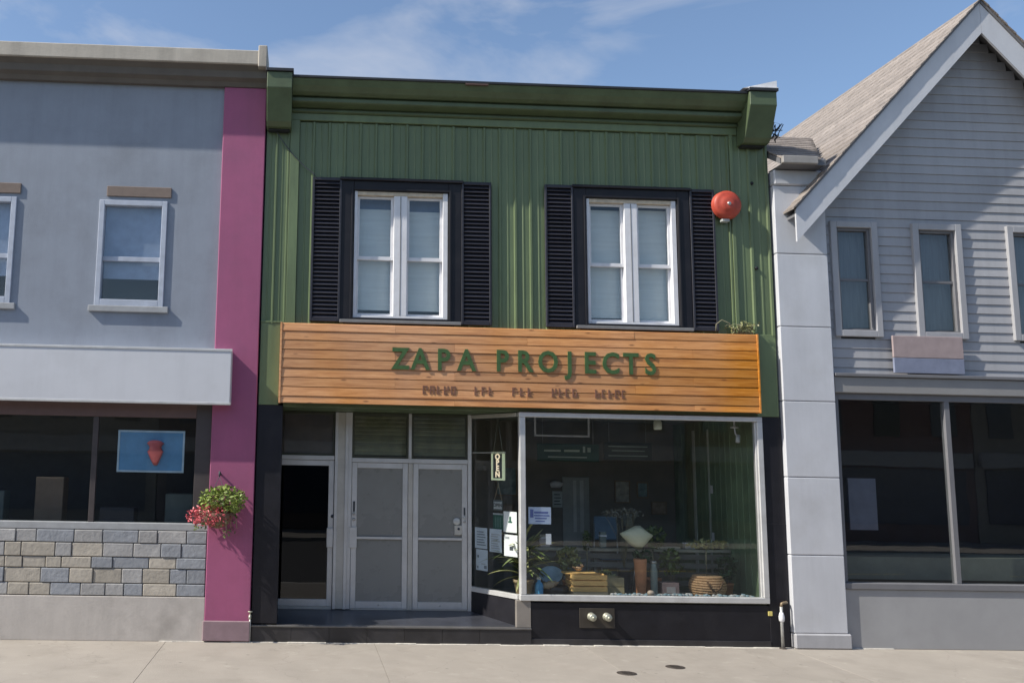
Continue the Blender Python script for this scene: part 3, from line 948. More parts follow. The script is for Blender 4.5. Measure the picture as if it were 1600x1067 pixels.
# hanging lit-look OPEN board
os_ = thing('open_sign', 'upright black OPEN board with pale border hanging in the angled side window', 'sign', tuple(side_pt(.56, -.06)+Vector((0, 0, 2.37))))
MB().plan(side_plan(.43, .69, -.075, -.055), 2.375, 2.795).build('board', INK, os_)
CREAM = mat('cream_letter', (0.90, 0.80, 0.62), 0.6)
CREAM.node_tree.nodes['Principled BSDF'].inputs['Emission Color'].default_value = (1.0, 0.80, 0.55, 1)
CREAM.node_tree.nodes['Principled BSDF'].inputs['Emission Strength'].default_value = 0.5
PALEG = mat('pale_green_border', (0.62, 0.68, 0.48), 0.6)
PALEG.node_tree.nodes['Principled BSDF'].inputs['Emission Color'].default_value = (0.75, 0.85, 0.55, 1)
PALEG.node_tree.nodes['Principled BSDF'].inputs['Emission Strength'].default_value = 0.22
bd = MB()
for t0, t1, z0, z1 in ((.42, .455, 2.365, 2.805), (.665, .70, 2.365, 2.805), (.455, .665, 2.365, 2.395), (.455, .665, 2.775, 2.805)):
    bd.plan(side_plan(t0, t1, -.080, -.047), z0, z1)
bd.build('border', PALEG, os_)
for ch, z in zip('OPEN', (2.725, 2.635, 2.545, 2.452)):
    p = side_pt(.56, -.051)
    text('letter', ch, .118, .003, CREAM, os_, (p.x, p.y, z), (math.pi/2, 0, SROT), sx=1.15, bold=.004)
p0, p1, p2 = side_pt(.56, -.065), side_pt(.46, -.065), side_pt(.66, -.065)
MB().tube([(p1.x, p1.y, 2.80), (p0.x, p0.y, 3.33)], .005, 5).tube([(p2.x, p2.y, 2.80), (p0.x, p0.y, 3.33)], .005, 5).build('cord', mat('grey_cord', (0.20, 0.20, 0.18), 0.8), os_)
# small hanging card under it
oc = thing('hanging_card', 'small two-piece white and green card hanging by a string below the OPEN board', 'sign', tuple(side_pt(.56, -.06)+Vector((0, 0, 1.6))))
MB().plan(side_plan(.46, .67, -.070, -.060), 1.90, 2.06).build('upper_card', mat('card_dark', (0.10, 0.12, 0.12), 0.6), oc)
MB().plan(side_plan(.475, .655, -.0585, -.0575), 1.925, 2.035).build('upper_print', mat('card_grey', (0.45, 0.47, 0.47), 0.6), oc)
p = side_pt(.565, -.0555)
text('lettering', 'OPEN', .075, .001, INK, oc, (p.x, p.y, 1.98), (math.pi/2, 0, SROT), bold=.002)
MB().plan(side_plan(.45, .675, -.070, -.060), 1.60, 1.86).build('lower_card', mat('card_green', (0.03, 0.11, 0.085), 0.6), oc)
MB().plan(side_plan(.45, .675, -.0585, -.0575), 1.835, 1.86).build('lower_band', mat('card_grey', (0, 0, 0)), oc)
for k in range(3):
    MB().plan(side_plan(.50+k*.05, .525+k*.05, -.0585, -.0575), 1.64, 1.80).build('print_line', mat('card_grey2', (0.12, 0.22, 0.19), 0.6), oc)
q1, q2 = side_pt(.48, -.065), side_pt(.65, -.065)
MB().tube([(q1.x, q1.y, 2.06), (p0.x, p0.y, 2.30), (p0.x, p0.y, 2.37)], .004, 5).tube([(q2.x, q2.y, 2.06), (p0.x, p0.y, 2.30)], .004, 5).build('cord', mat('tan_cord', (0.40, 0.32, 0.22), 0.8), oc)
# papers stuck to the side light
def side_paper(t0, t1, z0, z1, label, prints, tint):
    t = thing('paper_notice', label, 'paper', tuple(side_pt((t0+t1)/2)+Vector((0, 0, z0))), 'papers taped inside the angled side window')
    side_frame(t0, t1, z0, z1).build('sheet', mat(tint[0], tint[1], 0.7, 0.03), t)
    for a, b, c, d, m_ in prints:
        MB().plan(side_plan(t0+(t1-t0)*(1-b), t0+(t1-t0)*(1-a), -.0075, -.0055), z0+(z1-z0)*c, z0+(z1-z0)*d).build('print_mark', m_, t)
PW = ('paper_bright', (0.85, 0.86, 0.86))
PB = ('paper_bluish', (0.55, 0.62, 0.70))
lines = lambda m_, n, a, b, z0, z1: [(a, b-(k % 3)*.08, z0+(z1-z0)*k/n, z0+(z1-z0)*(k+.4)/n, m_) for k in range(n)]
side_paper(.10, .385, 1.59, 1.90, 'bright white sheet with small green figure, topmost paper next to the corner post', [(.44, .58, .5, .76, INKG), (.36, .66, .46, .54, INKG)], PW)
side_paper(.09, .375, 1.235, 1.555, 'bright white sheet with one dark square, below the sheet with the green figure', [(.42, .68, .28, .46, INK), (.1, .4, .80, .9, mat('grey_ink', (0.35, 0.37, 0.4), 0.7))], PW)
side_paper(.43, .70, 1.27, 1.62, 'bluish typed sheet in the middle of the row of three papers', lines(mat('grey_ink', (0, 0, 0)), 7, .15, .85, .15, .85), PB)
side_paper(.755, 1.04, 1.30, 1.62, 'bluish typed sheet next to the door frame, upper one of two', lines(mat('slate_ink', (0.16, 0.19, 0.23), 0.7), 6, .18, .88, .15, .9), PB)
side_paper(.745, 1.01, .965, 1.285, 'bluish sheet with few marks, lowest of the papers by the door frame', [(.1, .25, .6, .72, mat('slate_ink', (0, 0, 0))), (.7, .92, .1, .25, mat('slate_ink', (0, 0, 0))), (.1, .2, .08, .2, mat('slate_ink', (0, 0, 0))), (.45, .8, .3, .34, mat('grey_ink', (0, 0, 0)))], PB)
fp = thing('paper_notice', 'pale blue notice with blue handwriting at the left of the large front window', 'paper', (.26, .02, 1.74))
MB().box(.085, .425, .018, .022, 1.735, 1.985).build('sheet', PAPERB, fp)
for a, b, c, d in ((.11, .16, 1.83, 1.95), (.17, .38, 1.89, 1.92), (.17, .40, 1.85, 1.87), (.18, .36, 1.81, 1.83), (.19, .33, 1.77, 1.785)):
    MB().box(a, b, .0155, .0175, c, d).build('print_mark', INKB, fp)
lp = MB().box(.345, .425, .018, .022, 1.44, 1.595).build('paper_label', PAPER)
tag(lp, 'small blank white label on the front glass below the pale blue notice', 'paper')

# ================================================================== THINGS ON THE DISPLAY DECK
DZ = .636
def strap_leaf(L, w, droop):
    m_ = MB()
    n = 7
    vs = []
    for i in range(n+1):
        t_ = i/n
        ww = w*math.sin(math.pi*min(1, .12+t_*.88))**.7*(1-.25*t_)
        x = L*t_*(1-.12*droop*t_)
        z = -droop*L*t_*t_*.6
        vs += [(x, -ww, z+ww*.5), (x, 0, z), (x, ww, z+ww*.5)]
    fs = []
    for i in range(n):
        k = i*3
        fs += [(k, k+1, k+4, k+3), (k+1, k+2, k+5, k+4)]
    return m_.poly(vs, fs, True)
leafs = [mesh_only(strap_leaf(.56, .036, d), 'strap_leaf', m_) for d, m_ in ((.35, LEAFY), (.8, LEAFY), (1.2, LEAF))]
def pot(name, c, r0, r1, h, m_, parent):
    return MB().lathe(c, [(r0*.96, 0), (r0, .01), (r1, h*.82), (r1*1.08, h*.83), (r1*1.08, h), (r1*.94, h), (r1*.9, h*.85), (0, h*.84)], 22).build(name, m_, parent)
dp = thing('potted_dracaena', 'spiky leaved plant in a clay pot behind the corner post of the window', 'potted plant', (.11, .46, DZ))
pot('pot', (.11, .46, DZ), .11, .15, .24, mat('tan_pot', (0.30, 0.22, 0.13), 0.7), dp)
MB().tube([(.11, .46, DZ+.2), (.115, .46, DZ+.42), (.125, .46, DZ+.66)], [.02, .018, .014], 8).build('stem', STEM, dp)
rg = random.Random(2)
for k in range(76):
    zz = .26+.48*(k/76)
    place(leafs[k % 3], 'leaf', dp, (.01, 0, zz), (0, -rg.uniform(.0, 1.2)-.35*(k/76), k*2.4+rg.uniform(-.3, .3)), (rg.uniform(.75, 1.15),)*3)
# blue bowl, spray bottle, dark pot
bw = thing('blue_bowl', 'pale blue bowl tipped on its side behind the blue bottle', 'bowl', (.62, .62, DZ))
MB().lathe((.62, .62, DZ), [(.05, 0), (.06, .005), (.13, .05), (.18, .11), (.17, .112), (.12, .055), (.0, .02)], 24).build('bowl', mat('blue_glaze', (0.32, 0.48, 0.58), 0.35), bw)
bw.rotation_euler = (R(38), R(-14), 0)
bw.location = (.60, .70, DZ+.22)
dpot = tag(MB().lathe((.62, .55, DZ), [(.15, 0), (.19, .05), (.20, .14), (.18, .145), (.17, .08), (0, .06)], 22).build('planter_bowl', mat('black_pot', (0.03, 0.03, 0.03), 0.4)), 'low black planter bowl between the blue bottle and the wooden crates', 'planter')
bt = thing('blue_bottle', 'small bright blue bottle at the left end of the window display', 'bottle', (.33, .40, DZ))
MB().lathe((.33, .40, DZ), [(.06, 0), (.065, .01), (.065, .16), (.05, .20), (.025, .22), (.025, .25)], 16).build('body', mat('bright_blue', (0.10, 0.42, 0.75), 0.3), bt)
MB().lathe((.33, .40, DZ+.25), [(.03, 0), (.03, .035), (.02, .04)], 12).build('cap', WHITE, bt)
cl = tag(MB().blob((.47, .43, DZ+.16), (.11, .08, .06), 4).blob((.55, .44, DZ+.19), (.1, .07, .04), 5).build('crumpled_cloth', mat('beige_cloth', (0.45, 0.34, 0.22), 0.9)), 'crumpled beige cloth lying between the blue bottle and the crates', 'cloth')
# wooden crates
def crate(x0, x1, y0, y1, z0, rows, h, gap, label, m_=CRATE):
    t = thing('wooden_crate', label, 'crate', ((x0+x1)/2, (y0+y1)/2, z0))
    for i in range(rows):
        z = z0+i*(h+gap)
        MB().box(x0, x1, y0, y0+.012, z, z+h).build('slat', m_, t, .002)
        MB().box(x0, x1, y1-.012, y1, z, z+h).build('slat', m_, t, .002)
        MB().box(x0, x0+.012, y0+.013, y1-.013, z, z+h).build('slat', m_, t, .002)
        MB().box(x1-.012, x1, y0+.013, y1-.013, z, z+h).build('slat', m_, t, .002)
    zt = z0+rows*(h+gap)-gap
    for x in (x0+.013, x1-.038):
        for y in (y0+.013, y1-.038):
            MB().box(x, x+.025, y, y+.025, z0, zt).build('corner_block', m_, t)
    MB().box(x0+.013, x1-.013, y0+.039, y1-.039, z0+.003, z0+.012).build('base', m_, t)
    return zt
zt = crate(.83, 1.36, .30, .62, DZ+.001, 1, .09, .012, 'low unfinished wooden crate at the bottom of the yellow crate stack', mat('crate_raw', (0.60, 0.46, 0.28), 0.75, .15, 8, stretch=(1, 6, 12)))
zt = crate(.80, 1.35, .29, .63, zt+.001, 3, .072, .016, 'yellow pine slatted crate resting on a low crate in the window')
crate(1.40, 1.70, .55, .85, DZ+.001, 2, .13, .012, 'olive brown wooden box beside the yellow crate stack', mat('olive_wood', (0.38, 0.31, 0.17), 0.7, .15, 8))
# lid board tilted on the crate, bird on top
tb = tag(MB().box(.72, 1.22, .34, .58, zt+.002, zt+.022).build('loose_board', CRATE, None, .003), 'thin loose pine board lying across the yellow crate', 'board')
bd_ = thing('bird_figurine', 'small tan bird figurine standing on the wooden crates', 'figurine', (.97, .45, zt+.023))
MB().blob((.96, .45, zt+.075), (.06, .035, .035), 1, 10).blob((1.01, .45, zt+.115), (.024, .022, .026), 2, 8).tube([(.92, .45, zt+.08), (.86, .45, zt+.10)], [.018, .006], 6).tube([(1.025, .45, zt+.115), (1.05, .45, zt+.113)], [.008, .002], 6).build('body', mat('bird_tan', (0.42, 0.26, 0.14), 0.6), bd_)
MB().tube([(.955, .44, zt+.023), (.96, .445, zt+.05)], .004, 5).tube([(.975, .46, zt+.023), (.97, .455, zt+.05)], .004, 5).build('legs', STEM, bd_)
# pale shade on a thin stand
ps = thing('shade_lamp', 'pale green winged shade tapering downward on a thin stand in the window', 'lamp', (1.98, .80, DZ))
prof = [(-.255, 1.575, .03), (-.20, 1.60, .06), (-.12, 1.635, .10), (-.02, 1.69, .13), (.06, 1.695, .13), (.13, 1.64, .11), (.20, 1.585, .07), (.255, 1.555, .03)]
low = [(-.255, 1.545), (-.19, 1.48), (-.12, 1.40), (-.05, 1.335), (.04, 1.32), (.12, 1.385), (.19, 1.47), (.255, 1.525)]
vs, fs = [], []
for (a, zt_, d), (a2, zl) in zip(prof, low):
    zc = (zt_+zl)/2
    hh = (zt_-zl)/2
    for k in range(8):
        t_ = 2*math.pi*k/8
        vs.append((2.0+a, .80+d*math.cos(t_), zc+hh*math.sin(t_)))
for i in range(7):
    for k in range(8):
        fs.append((i*8+k, i*8+(k+1) % 8, (i+1)*8+(k+1) % 8, (i+1)*8+k))
fs += [tuple(range(8))[::-1], tuple(range(56, 64))]
MB().poly(vs, fs, True).build('shade', mat('pale_green_shade', (0.62, 0.62, 0.44), 0.5), ps)
MB().tube([(2.0, .80, 1.33), (1.985, .80, 1.1), (1.96, .80, DZ+.02)], .008, 6).tube([(1.985, .80, 1.2), (1.90, .78, DZ)], .007, 6).tube([(1.985, .80, 1.2), (2.10, .84, DZ)], .007, 6).build('stand', STEEL, ps)
MB().lathe((1.96, .80, DZ), [(.06, 0), (.06, .015), (.02, .02)], 14).build('foot', STEEL, ps)
# foliage helper
def foliage(n, c, r, size, seed):
    rg_ = random.Random(seed)
    f = MB()
    for _ in range(n):
        d = Vector((rg_.gauss(0, 1), rg_.gauss(0, 1), rg_.gauss(0, 1))).normalized()*rg_.uniform(.35, 1)**.6
        p = Vector(c)+Vector((d.x*r[0], d.y*r[1], d.z*r[2]))
        u = Vector((rg_.uniform(-1, 1), rg_.uniform(-1, 1), rg_.uniform(-.7, .9))).normalized()*size*rg_.uniform(.6, 1.2)
        v_ = u.cross(Vector((rg_.uniform(-1, 1), rg_.uniform(-1, 1), rg_.uniform(-1, 1)))).normalized()*size*.42
        f.poly([p-u*.9, p-u*.2+v_, p+u*.4+v_*.7, p+u, p+u*.4-v_*.7, p-u*.2-v_], [(0, 1, 2, 3), (0, 3, 4, 5)])
    return f
# tall terracotta pot with plant
tpz = thing('terracotta_planter', 'tall terracotta pot with trailing leaves behind the winged shade', 'potted plant', (1.97, .58, DZ))
MB().lathe((1.97, .58, DZ), [(.07, 0), (.075, .01), (.095, .5), (.10, .56), (.09, .565), (.08, .5), (0, .48)], 20).build('pot', PETRI, tpz)
foliage(80, (2.05, .70, 1.22), (.16, .14, .13), .05, 8).build('foliage', LEAFD, tpz, kind='stuff')
ivy = thing('leafy_plant', 'dark leafy plant behind the winged shade and right of it', 'potted plant', (2.36, 1.1, DZ))
pot('pot', (2.36, 1.10, DZ), .10, .13, .22, PETRI, ivy)
MB().tube([(2.36, 1.1, DZ+.2), (2.37, 1.1, 1.3)], .014, 6).build('stem', STEM, ivy)
foliage(170, (2.40, 1.08, 1.50), (.18, .14, .19), .055, 9).build('foliage', LEAF, ivy, kind='stuff')
dry = thing('dried_flowers', 'pale dried flower heads above the winged shade', 'plant', (1.95, 1.25, DZ))
pot('vase', (1.95, 1.25, DZ), .07, .10, .35, mat('grey_vase', (0.12, 0.12, 0.12), 0.5), dry)
dm = MB()
rg = random.Random(6)
for k in range(13):
    a = rg.uniform(-.36, .36)
    dm.tube([(1.95, 1.25, DZ+.33), (1.95+a*.4, 1.25, 1.5), (1.95+a, 1.25+rg.uniform(-.1, .1), 1.82+rg.uniform(-.06, .14)-abs(a)*.2)], .004, 5)
dm.build('stems', STEM, dry, kind='stuff')
foliage(150, (1.95, 1.25, 1.86), (.36, .12, .09), .028, 10).build('flower_heads', mat('dried_flower', (0.30, 0.30, 0.25), 0.8, rnd=.1), dry, kind='stuff')
sp = thing('seedling_pot', 'small upright green plant behind the wooden crates', 'potted plant', (1.32, 1.2, DZ))
pot('pot', (1.32, 1.2, DZ), .08, .11, .2, PETRI, sp)
MB().tube([(1.32, 1.2, DZ+.18), (1.33, 1.2, 1.3)], .01, 6).build('stem', STEM, sp)
foliage(50, (1.33, 1.2, 1.42), (.07, .07, .17), .05, 12).build('foliage', LEAF, sp, kind='stuff')
# glass jar, pink box, basket
jr = thing('glass_jar', 'pale green glass jar standing right of the terracotta pot', 'jar', (2.18, .58, DZ))
MB().lathe((2.18, .58, DZ), [(.05, 0), (.055, .01), (.055, .38), (.04, .45), (.04, .5)], 16).build('body', mat('jar_glass', (0.22, 0.27, 0.25), 0.2), jr)
MB().lathe((2.18, .58, DZ+.5), [(.045, 0), (.045, .03)], 14).build('lid', STEEL, jr)
bx_ = thing('card_box', 'small pinkish cardboard box between the jar and the basket', 'box', (2.42, .62, DZ))
MB().box(2.29, 2.55, .52, .74, DZ, DZ+.21).build('body', mat('pink_card', (0.34, 0.24, 0.22), 0.8), bx_, .004)
MB().box(2.35, 2.49, .516, .5195, DZ+.06, DZ+.15).build('sticker', mat('pale_card', (0.5, 0.45, 0.42), 0.8), bx_)
bk = thing('wicker_basket', 'round brown wicker basket with a thin stalk plant at the right of the display', 'basket', (3.03, .60, DZ))
WICK = mat('wicker', (0.52, 0.32, 0.17), 0.8, .3, 25, .4, 60)
for k in range(9):
    r0 = .20+.07*math.sin(math.pi*(k+.5)/9)
    MB().lathe((3.03, .60, DZ+k*.036), [(r0-.012, 0), (r0+.012, .006), (r0+.014, .018), (r0+.012, .03), (r0-.012, .036)], 22).build('weave_ring', WICK, bk)
for sx_ in (-1, 1):
    MB().tube([(3.03+sx_*.02, .315, DZ+.12), (3.03+sx_*.08, .318, DZ+.17), (3.03+sx_*.12, .325, DZ+.26)], .014, 6).build('trim_band', mat('wicker_dark', (0.14, 0.08, 0.04), 0.8), bk)
MB().tube([(3.03, .60, DZ+.2), (3.02, .60, DZ+.6), (3.04, .60, DZ+.85)], .012, 6).build('stalk', STEM, bk)
foliage(90, (3.05, .62, DZ+.80), (.34, .12, .07), .06, 14).build('foliage', LEAFY, bk, kind='stuff')
# pebbles along the front rail, too small to tell apart, and one shell
rg = random.Random(21)
for q_, m_ in enumerate((mat('white_stone', (0.62, 0.60, 0.57), 0.6), mat('blue_stone', (0.30, 0.42, 0.46), 0.5))):
    pm = MB()
    for k in range(40):
        x = 1.40+k*.054+rg.uniform(-.02, .02)
        q = rg.uniform(.5, 1.3)
        pm.blob((x, .155+rg.uniform(-.03, .07), DZ+.06+rg.uniform(-.0, .02)), (.034*q, .028*q, .024*q), k)
    o = pm.build('pebbles', m_, kind='stuff')
    o['label'] = ('pale stones' if q_ == 0 else 'bluish stones') + ' strewn along the front window rail'
    o['category'] = 'pebbles'
MB().box(1.35, 3.57, .11, .26, DZ, DZ+.045).build('pebble_tray', mat('grey_rail', (0, 0, 0)), B, .003)
shl = tag(MB().blob((1.97, .17, DZ+.10), (.055, .04, .045), 33).build('seashell', mat('shell', (0.72, 0.55, 0.42), 0.5)), 'largest pinkish shell on the front rail below the terracotta pot', 'shell')
# ledge things
b2 = thing('white_carton', 'small white carton on the ledge behind the display', 'box', (3.10, 1.45, 1.286))
MB().box(3.03, 3.20, 1.40, 1.50, 1.286, 1.40).build('body', mat('carton', (0.36, 0.36, 0.33), 0.7), b2, .004)
MB().box(3.028, 3.202, 1.398, 1.502, 1.375, 1.395).build('lid_band', PAPER, b2)
clo = tag(MB().blob((3.45, 1.45, 1.32), (.24, .07, .055), 14, 12).build('folded_cloth', mat('olive_cloth', (0.20, 0.18, 0.12), 0.9)), 'heap of olive cloth on the ledge behind the basket', 'cloth')
pl = tag(MB().box(2.55, 2.95, 1.39, 1.53, 1.286, 1.32).build('flat_tray', SHELFM, None, .006), 'flat pale tray on the ledge behind the display', 'tray')
def greenery(name, label, c, h, n, r, sz, m_, seed, potm, pr=.10):
    t_ = thing(name, label, 'potted plant', c)
    pot('pot', c, pr*.8, pr, pr*1.7, potm, t_)
    sm_ = MB()
    for k in range(5):
        a = k*1.26+seed
        sm_.tube([(c[0], c[1], c[2]+pr*1.4), (c[0]+math.cos(a)*r[0]*.3, c[1]+math.sin(a)*r[1]*.3, c[2]+h*.6), (c[0]+math.cos(a)*r[0]*.6, c[1]+math.sin(a)*r[1]*.6, c[2]+h)], [.008, .006, .004], 5)
    sm_.build('stems', STEM, t_, kind='stuff')
    foliage(n, (c[0], c[1], c[2]+h), r, sz, seed).build('foliage', m_, t_, kind='stuff')
greenery('fern', 'pale feathery fern behind the blue bowl and the crates', (.98, 1.05, DZ), .50, 170, (.20, .16, .20), .06, LEAFY, 51, PETRI)
greenery('leafy_plant', 'bushy green plant on the deck between the jar and the basket', (2.62, .98, DZ), .48, 170, (.19, .15, .22), .05, LEAF, 52, mat('tan_pot', (0, 0, 0)))
greenery('leafy_plant', 'dark bushy plant in the far right corner of the display', (3.50, .95, DZ), .42, 150, (.17, .15, .22), .05, LEAFD, 53, PETRI)
greenery('succulent', 'low pale succulent on the deck in front of the fern', (1.55, .95, DZ), .26, 80, (.13, .12, .09), .045, LEAFY, 54, mat('grey_vase', (0, 0, 0)), .08)
for k, (x, w, h, m_, lb) in enumerate(((.62, .16, .20, 'pale_card', 'pale card standing at the left end of the ledge'), (1.62, .10, .26, 'jar_glass', 'grey green bottle-like jar on the ledge behind the shade'), (2.30, .13, .13, 'pink_card', 'small pink carton on the ledge behind the leafy plant'))):
    o = thing('ledge_box', lb, 'box', (x+w/2, 1.45, 1.286))
    MB().box(x, x+w, 1.41, 1.50, 1.286, 1.286+h).build('body', mat(m_, (0.4, 0.4, 0.4)), o, .006)
    MB().box(x-.004, x+w+.004, 1.406, 1.504, 1.286+h*.72, 1.286+h*.80).build('band', PAPER, o)
# pale strips on the right wall and loose prints on the back wall
for y, w in ((2.62, .10), (2.05, .05)):
    MB().box(3.765, 3.784, y, y+w, .4, 3.30).build('wall_strip', mat('pale_green_strip', (0.50, 0.55, 0.48), 0.6), B, .004)
rg = random.Random(77)
for k, (x, z, w, h) in enumerate(((2.62, 1.95, .30, .42), (3.05, 2.05, .22, .30), (3.32, 1.75, .30, .24), (2.75, 1.50, .22, .28), (.35, 2.05, .40, .55), (.40, 1.55, .28, .34))):
    pr_ = thing('framed_print', ('small framed print on the back wall, ' + ('right of the blue chair back', 'highest of the right group', 'widest of the right group', 'lowest of the right group', 'large one at the far left', 'below the large one at far left')[k]), 'print', (x+w/2, 3.60, z), 'prints on the back wall')
    MB().ring(x, x+w, z, z+h, .022, 3.585, 3.617).build('frame', mat('print_frame', (0.30, 0.22, 0.14), 0.6), pr_, .003)
    MB().box(x+.022, x+w-.022, 3.605, 3.612, z+.022, z+h-.022).build('picture', mat('print_tone%d' % (k % 3), ((0.45, 0.43, 0.36), (0.25, 0.34, 0.33), (0.40, 0.30, 0.22))[k % 3], 0.6, .4, 9), pr_)
# hanging outline frame and boards
hf = thing('hanging_sign', 'empty white rectangular outline hanging at the top of the front window', 'sign', (.88, 1.0, 3.08))
MB().ring(.43, 1.34, 3.075, 3.42, .03, .985, 1.01).build('frame', mat('frame_grey', (0.42, 0.42, 0.45), 0.5), hf, .003)
MB().tube([(.50, .99, 3.43), (.50, .99, 3.459)], .005, 5).tube([(1.27, .99, 3.43), (1.27, .99, 3.459)], .005, 5).build('hangers', STEEL, hf)
def board(x0, x1, z0, z1, label, m_, bars):
    t = thing('hanging_board', label, 'board', ((x0+x1)/2, 2.5, z0))
    MB().box(x0, x1, 2.48, 2.505, z0, z1).build('board', m_, t, .003)
    for a, b, c, d in bars:
        MB().box(a, b, 2.474, 2.479, c, d).build('print_mark', mat('board_print', (0.50, 0.58, 0.52), 0.7), t)
    MB().tube([(x0+.1, 2.49, z1), (x0+.1, 2.49, 3.459)], .005, 5).tube([(x1-.1, 2.49, z1), (x1-.1, 2.49, 3.459)], .005, 5).build('hangers', STEEL, t)
    return t
board(.86, 1.97, 2.70, 3.01, 'dark green board with a pale script line hanging inside the shop', mat('board_green', (0.018, 0.075, 0.05), 0.5), [(.98, 1.28, 2.87, 2.90), (1.05, 1.75, 2.765, 2.785), (1.68, 1.72, 2.86, 2.97), (1.34, 1.62, 2.87, 2.905), (1.76, 1.82, 2.87, 2.95)])
board(2.06, 2.93, 2.75, 3.05, 'dark framed board with three pale lines hanging inside, right of the script board', mat('board_dark', (0.05, 0.06, 0.05), 0.5), [(2.14, 2.85, 2.975, 2.99), (2.20, 2.80, 2.90, 2.915), (2.14, 2.85, 2.81, 2.825)])
# spot lamp and security camera under the ceiling by the glass
spl = thing('spot_lamp', 'pale spot lamp head at the top of the front window', 'lamp', (2.21, .34, 3.19))
MB().lathe((2.21, .34, 3.19), [(.05, 0), (.065, .02), (.06, .12), (.03, .16)], 16).build('head', mat('lamp_cream', (0.66, 0.66, 0.56), 0.5), spl)
MB().tube([(2.21, .34, 3.34), (2.21, .34, 3.459)], .01, 6).build('stem', STEEL, spl)
sc_ = thing('security_camera', 'small white security camera in the top right corner of the front window', 'camera', (3.46, .36, 3.0))
MB().lathe((3.44, .36, 3.24), [(.06, 0), (.06, .02), (.02, .03)], 14).build('base_plate', WHITE, sc_)
MB().tube([(3.44, .36, 3.25), (3.45, .36, 3.16), (3.47, .35, 3.12)], .012, 6).tube([(3.44, .36, 3.26), (3.44, .36, 3.459)], .014, 6).build('arm', WHITE, sc_)
MB().tube([(3.50, .37, 3.13), (3.47, .33, 3.02)], .032, 10).build('body', WHITE, sc_)
# things deeper in the room
cap_ = tag(MB().blob((1.45, 3.45, 2.28), (.13, .08, .07), 3, 10).build('white_hat', mat('cap_white', (0.78, 0.78, 0.78), 0.8)), 'white hat hanging on the dark back wall', 'hat')
nt = thing('wall_notice', 'grey printed notice on the back wall beside the pale inner door', 'notice', (1.52, 3.57, 1.85))
MB().box(1.42, 1.61, 3.575, 3.584, 1.85, 2.15).build('sheet', mat('notice_grey', (0.55, 0.60, 0.58), 0.7), nt)
for k in range(4):
    MB().box(1.45, 1.58-.02*(k % 2), 3.572, 3.5745, 1.90+k*.06, 1.915+k*.06).build('print_mark', INK, nt)
ch = thing('blue_chair', 'blue backed chair standing in the room behind the crates', 'chair', (2.25, 2.9, .2))
BLU = mat('chair_blue', (0.26, 0.38, 0.52), 0.6)
MB().box(2.05, 2.48, 3.08, 3.12, 1.30, 1.72).build('backrest', BLU, ch, .02)
MB().box(2.03, 2.50, 2.66, 3.07, .98, 1.03).build('seat', BLU, ch, .015)
for x in (2.05, 2.48):
    MB().tube([(x, 3.10, .2), (x, 3.10, 1.6)], .014, 8).build('leg', STEEL, ch)
    MB().tube([(x, 2.69, .2), (x, 2.69, .98)], .014, 8).build('leg', STEEL, ch)

# ================================================================== LEFT NEIGHBOUR
LB = thing('neighbour_building', 'grey-blue rendered building with magenta corner pier and white fascia, left of the shop', 'building', (-6.5, 0, 0))
GB = mat('grey_blue_render', (0.27, 0.30, 0.355), 0.85, 0.06, 2, 0.15, 60, dirt=.45, dirtcol=(0.17, 0.18, 0.20), streak=.22)
PINK = mat('magenta_paint', (0.345, 0.090, 0.188), 0.6, 0.07, 2, 0.08, 40, dirt=.5, dirtcol=(0.24, 0.085, 0.16), streak=.2)
BEIGE = mat('beige_parapet', (0.46, 0.42, 0.36), 0.8, 0.1, 3, .1, 30, dirt=.45, dirtcol=(0.26, 0.23, 0.19), streak=.5)
BRN = mat('brown_soffit', (0.13, 0.115, 0.10), 0.8, .12, 4)
lw = MB()
for a, b in ((-10.5, -8.7), (-7.75, -6.5), (-5.47, -4.66)):
    lw.box(a, b, .0, .25, 4.21, 8.4)
for a, b in ((-8.7, -7.75), (-6.5, -5.47)):
    lw.box(a, b, .0, .25, 6.50, 8.4).box(a, b, .0, .25, 4.21, 4.86)
lw.build('wall', GB, LB)
MB().box(-10.5, -4.005, .25, 9, 8.2, 8.35).build('roof', ROOFB, LB)
MB().box(-4.22, -4.0, .26, 9, 0, 8.6).build('side_wall', GB, LB)
MB().box(-10.5, -10.3, .26, 9, 0, 8.6).build('side_wall', GB, LB)
MB().box(-4.665, -4.01, -.06, .25, .02, 8.36).build('corner_pier', PINK, LB, .01)
MB().box(-4.68, -4.005, -.10, .05, .02, .30).build('pier_base', mat('pier_base_grey', (0.26, 0.18, 0.20), 0.8), LB, .01)
MB().prof([(.25, 8.36), (-.08, 8.36), (-.12, 8.42), (-.20, 8.46), (-.22, 8.56), (-.30, 8.62), (.25, 8.62)], -10.5, -4.005).build('cornice', BRN, LB)
MB().box(-10.5, -4.06, -.34, .28, 8.621, 8.85).build('parapet_cap', BEIGE, LB, .012)
MB().box(-4.14, -4.005, -.36, .30, 8.58, 8.93).build('parapet_end', BEIGE, LB, .012)
MB().box(-10.5, -4.39, -.27, -.001, 3.40, 4.205).build('fascia_box', mat('white_fascia', (0.60, 0.61, 0.64), 0.45, .03, 1.5, dirt=.3, dirtcol=(0.4, 0.4, 0.4), streak=.12), LB, .012)
for z in (3.39, 4.18):
    MB().box(-10.5, -4.38, -.28, -.2705, z, z+.035).build('fascia_trim', ALU, LB, .004)
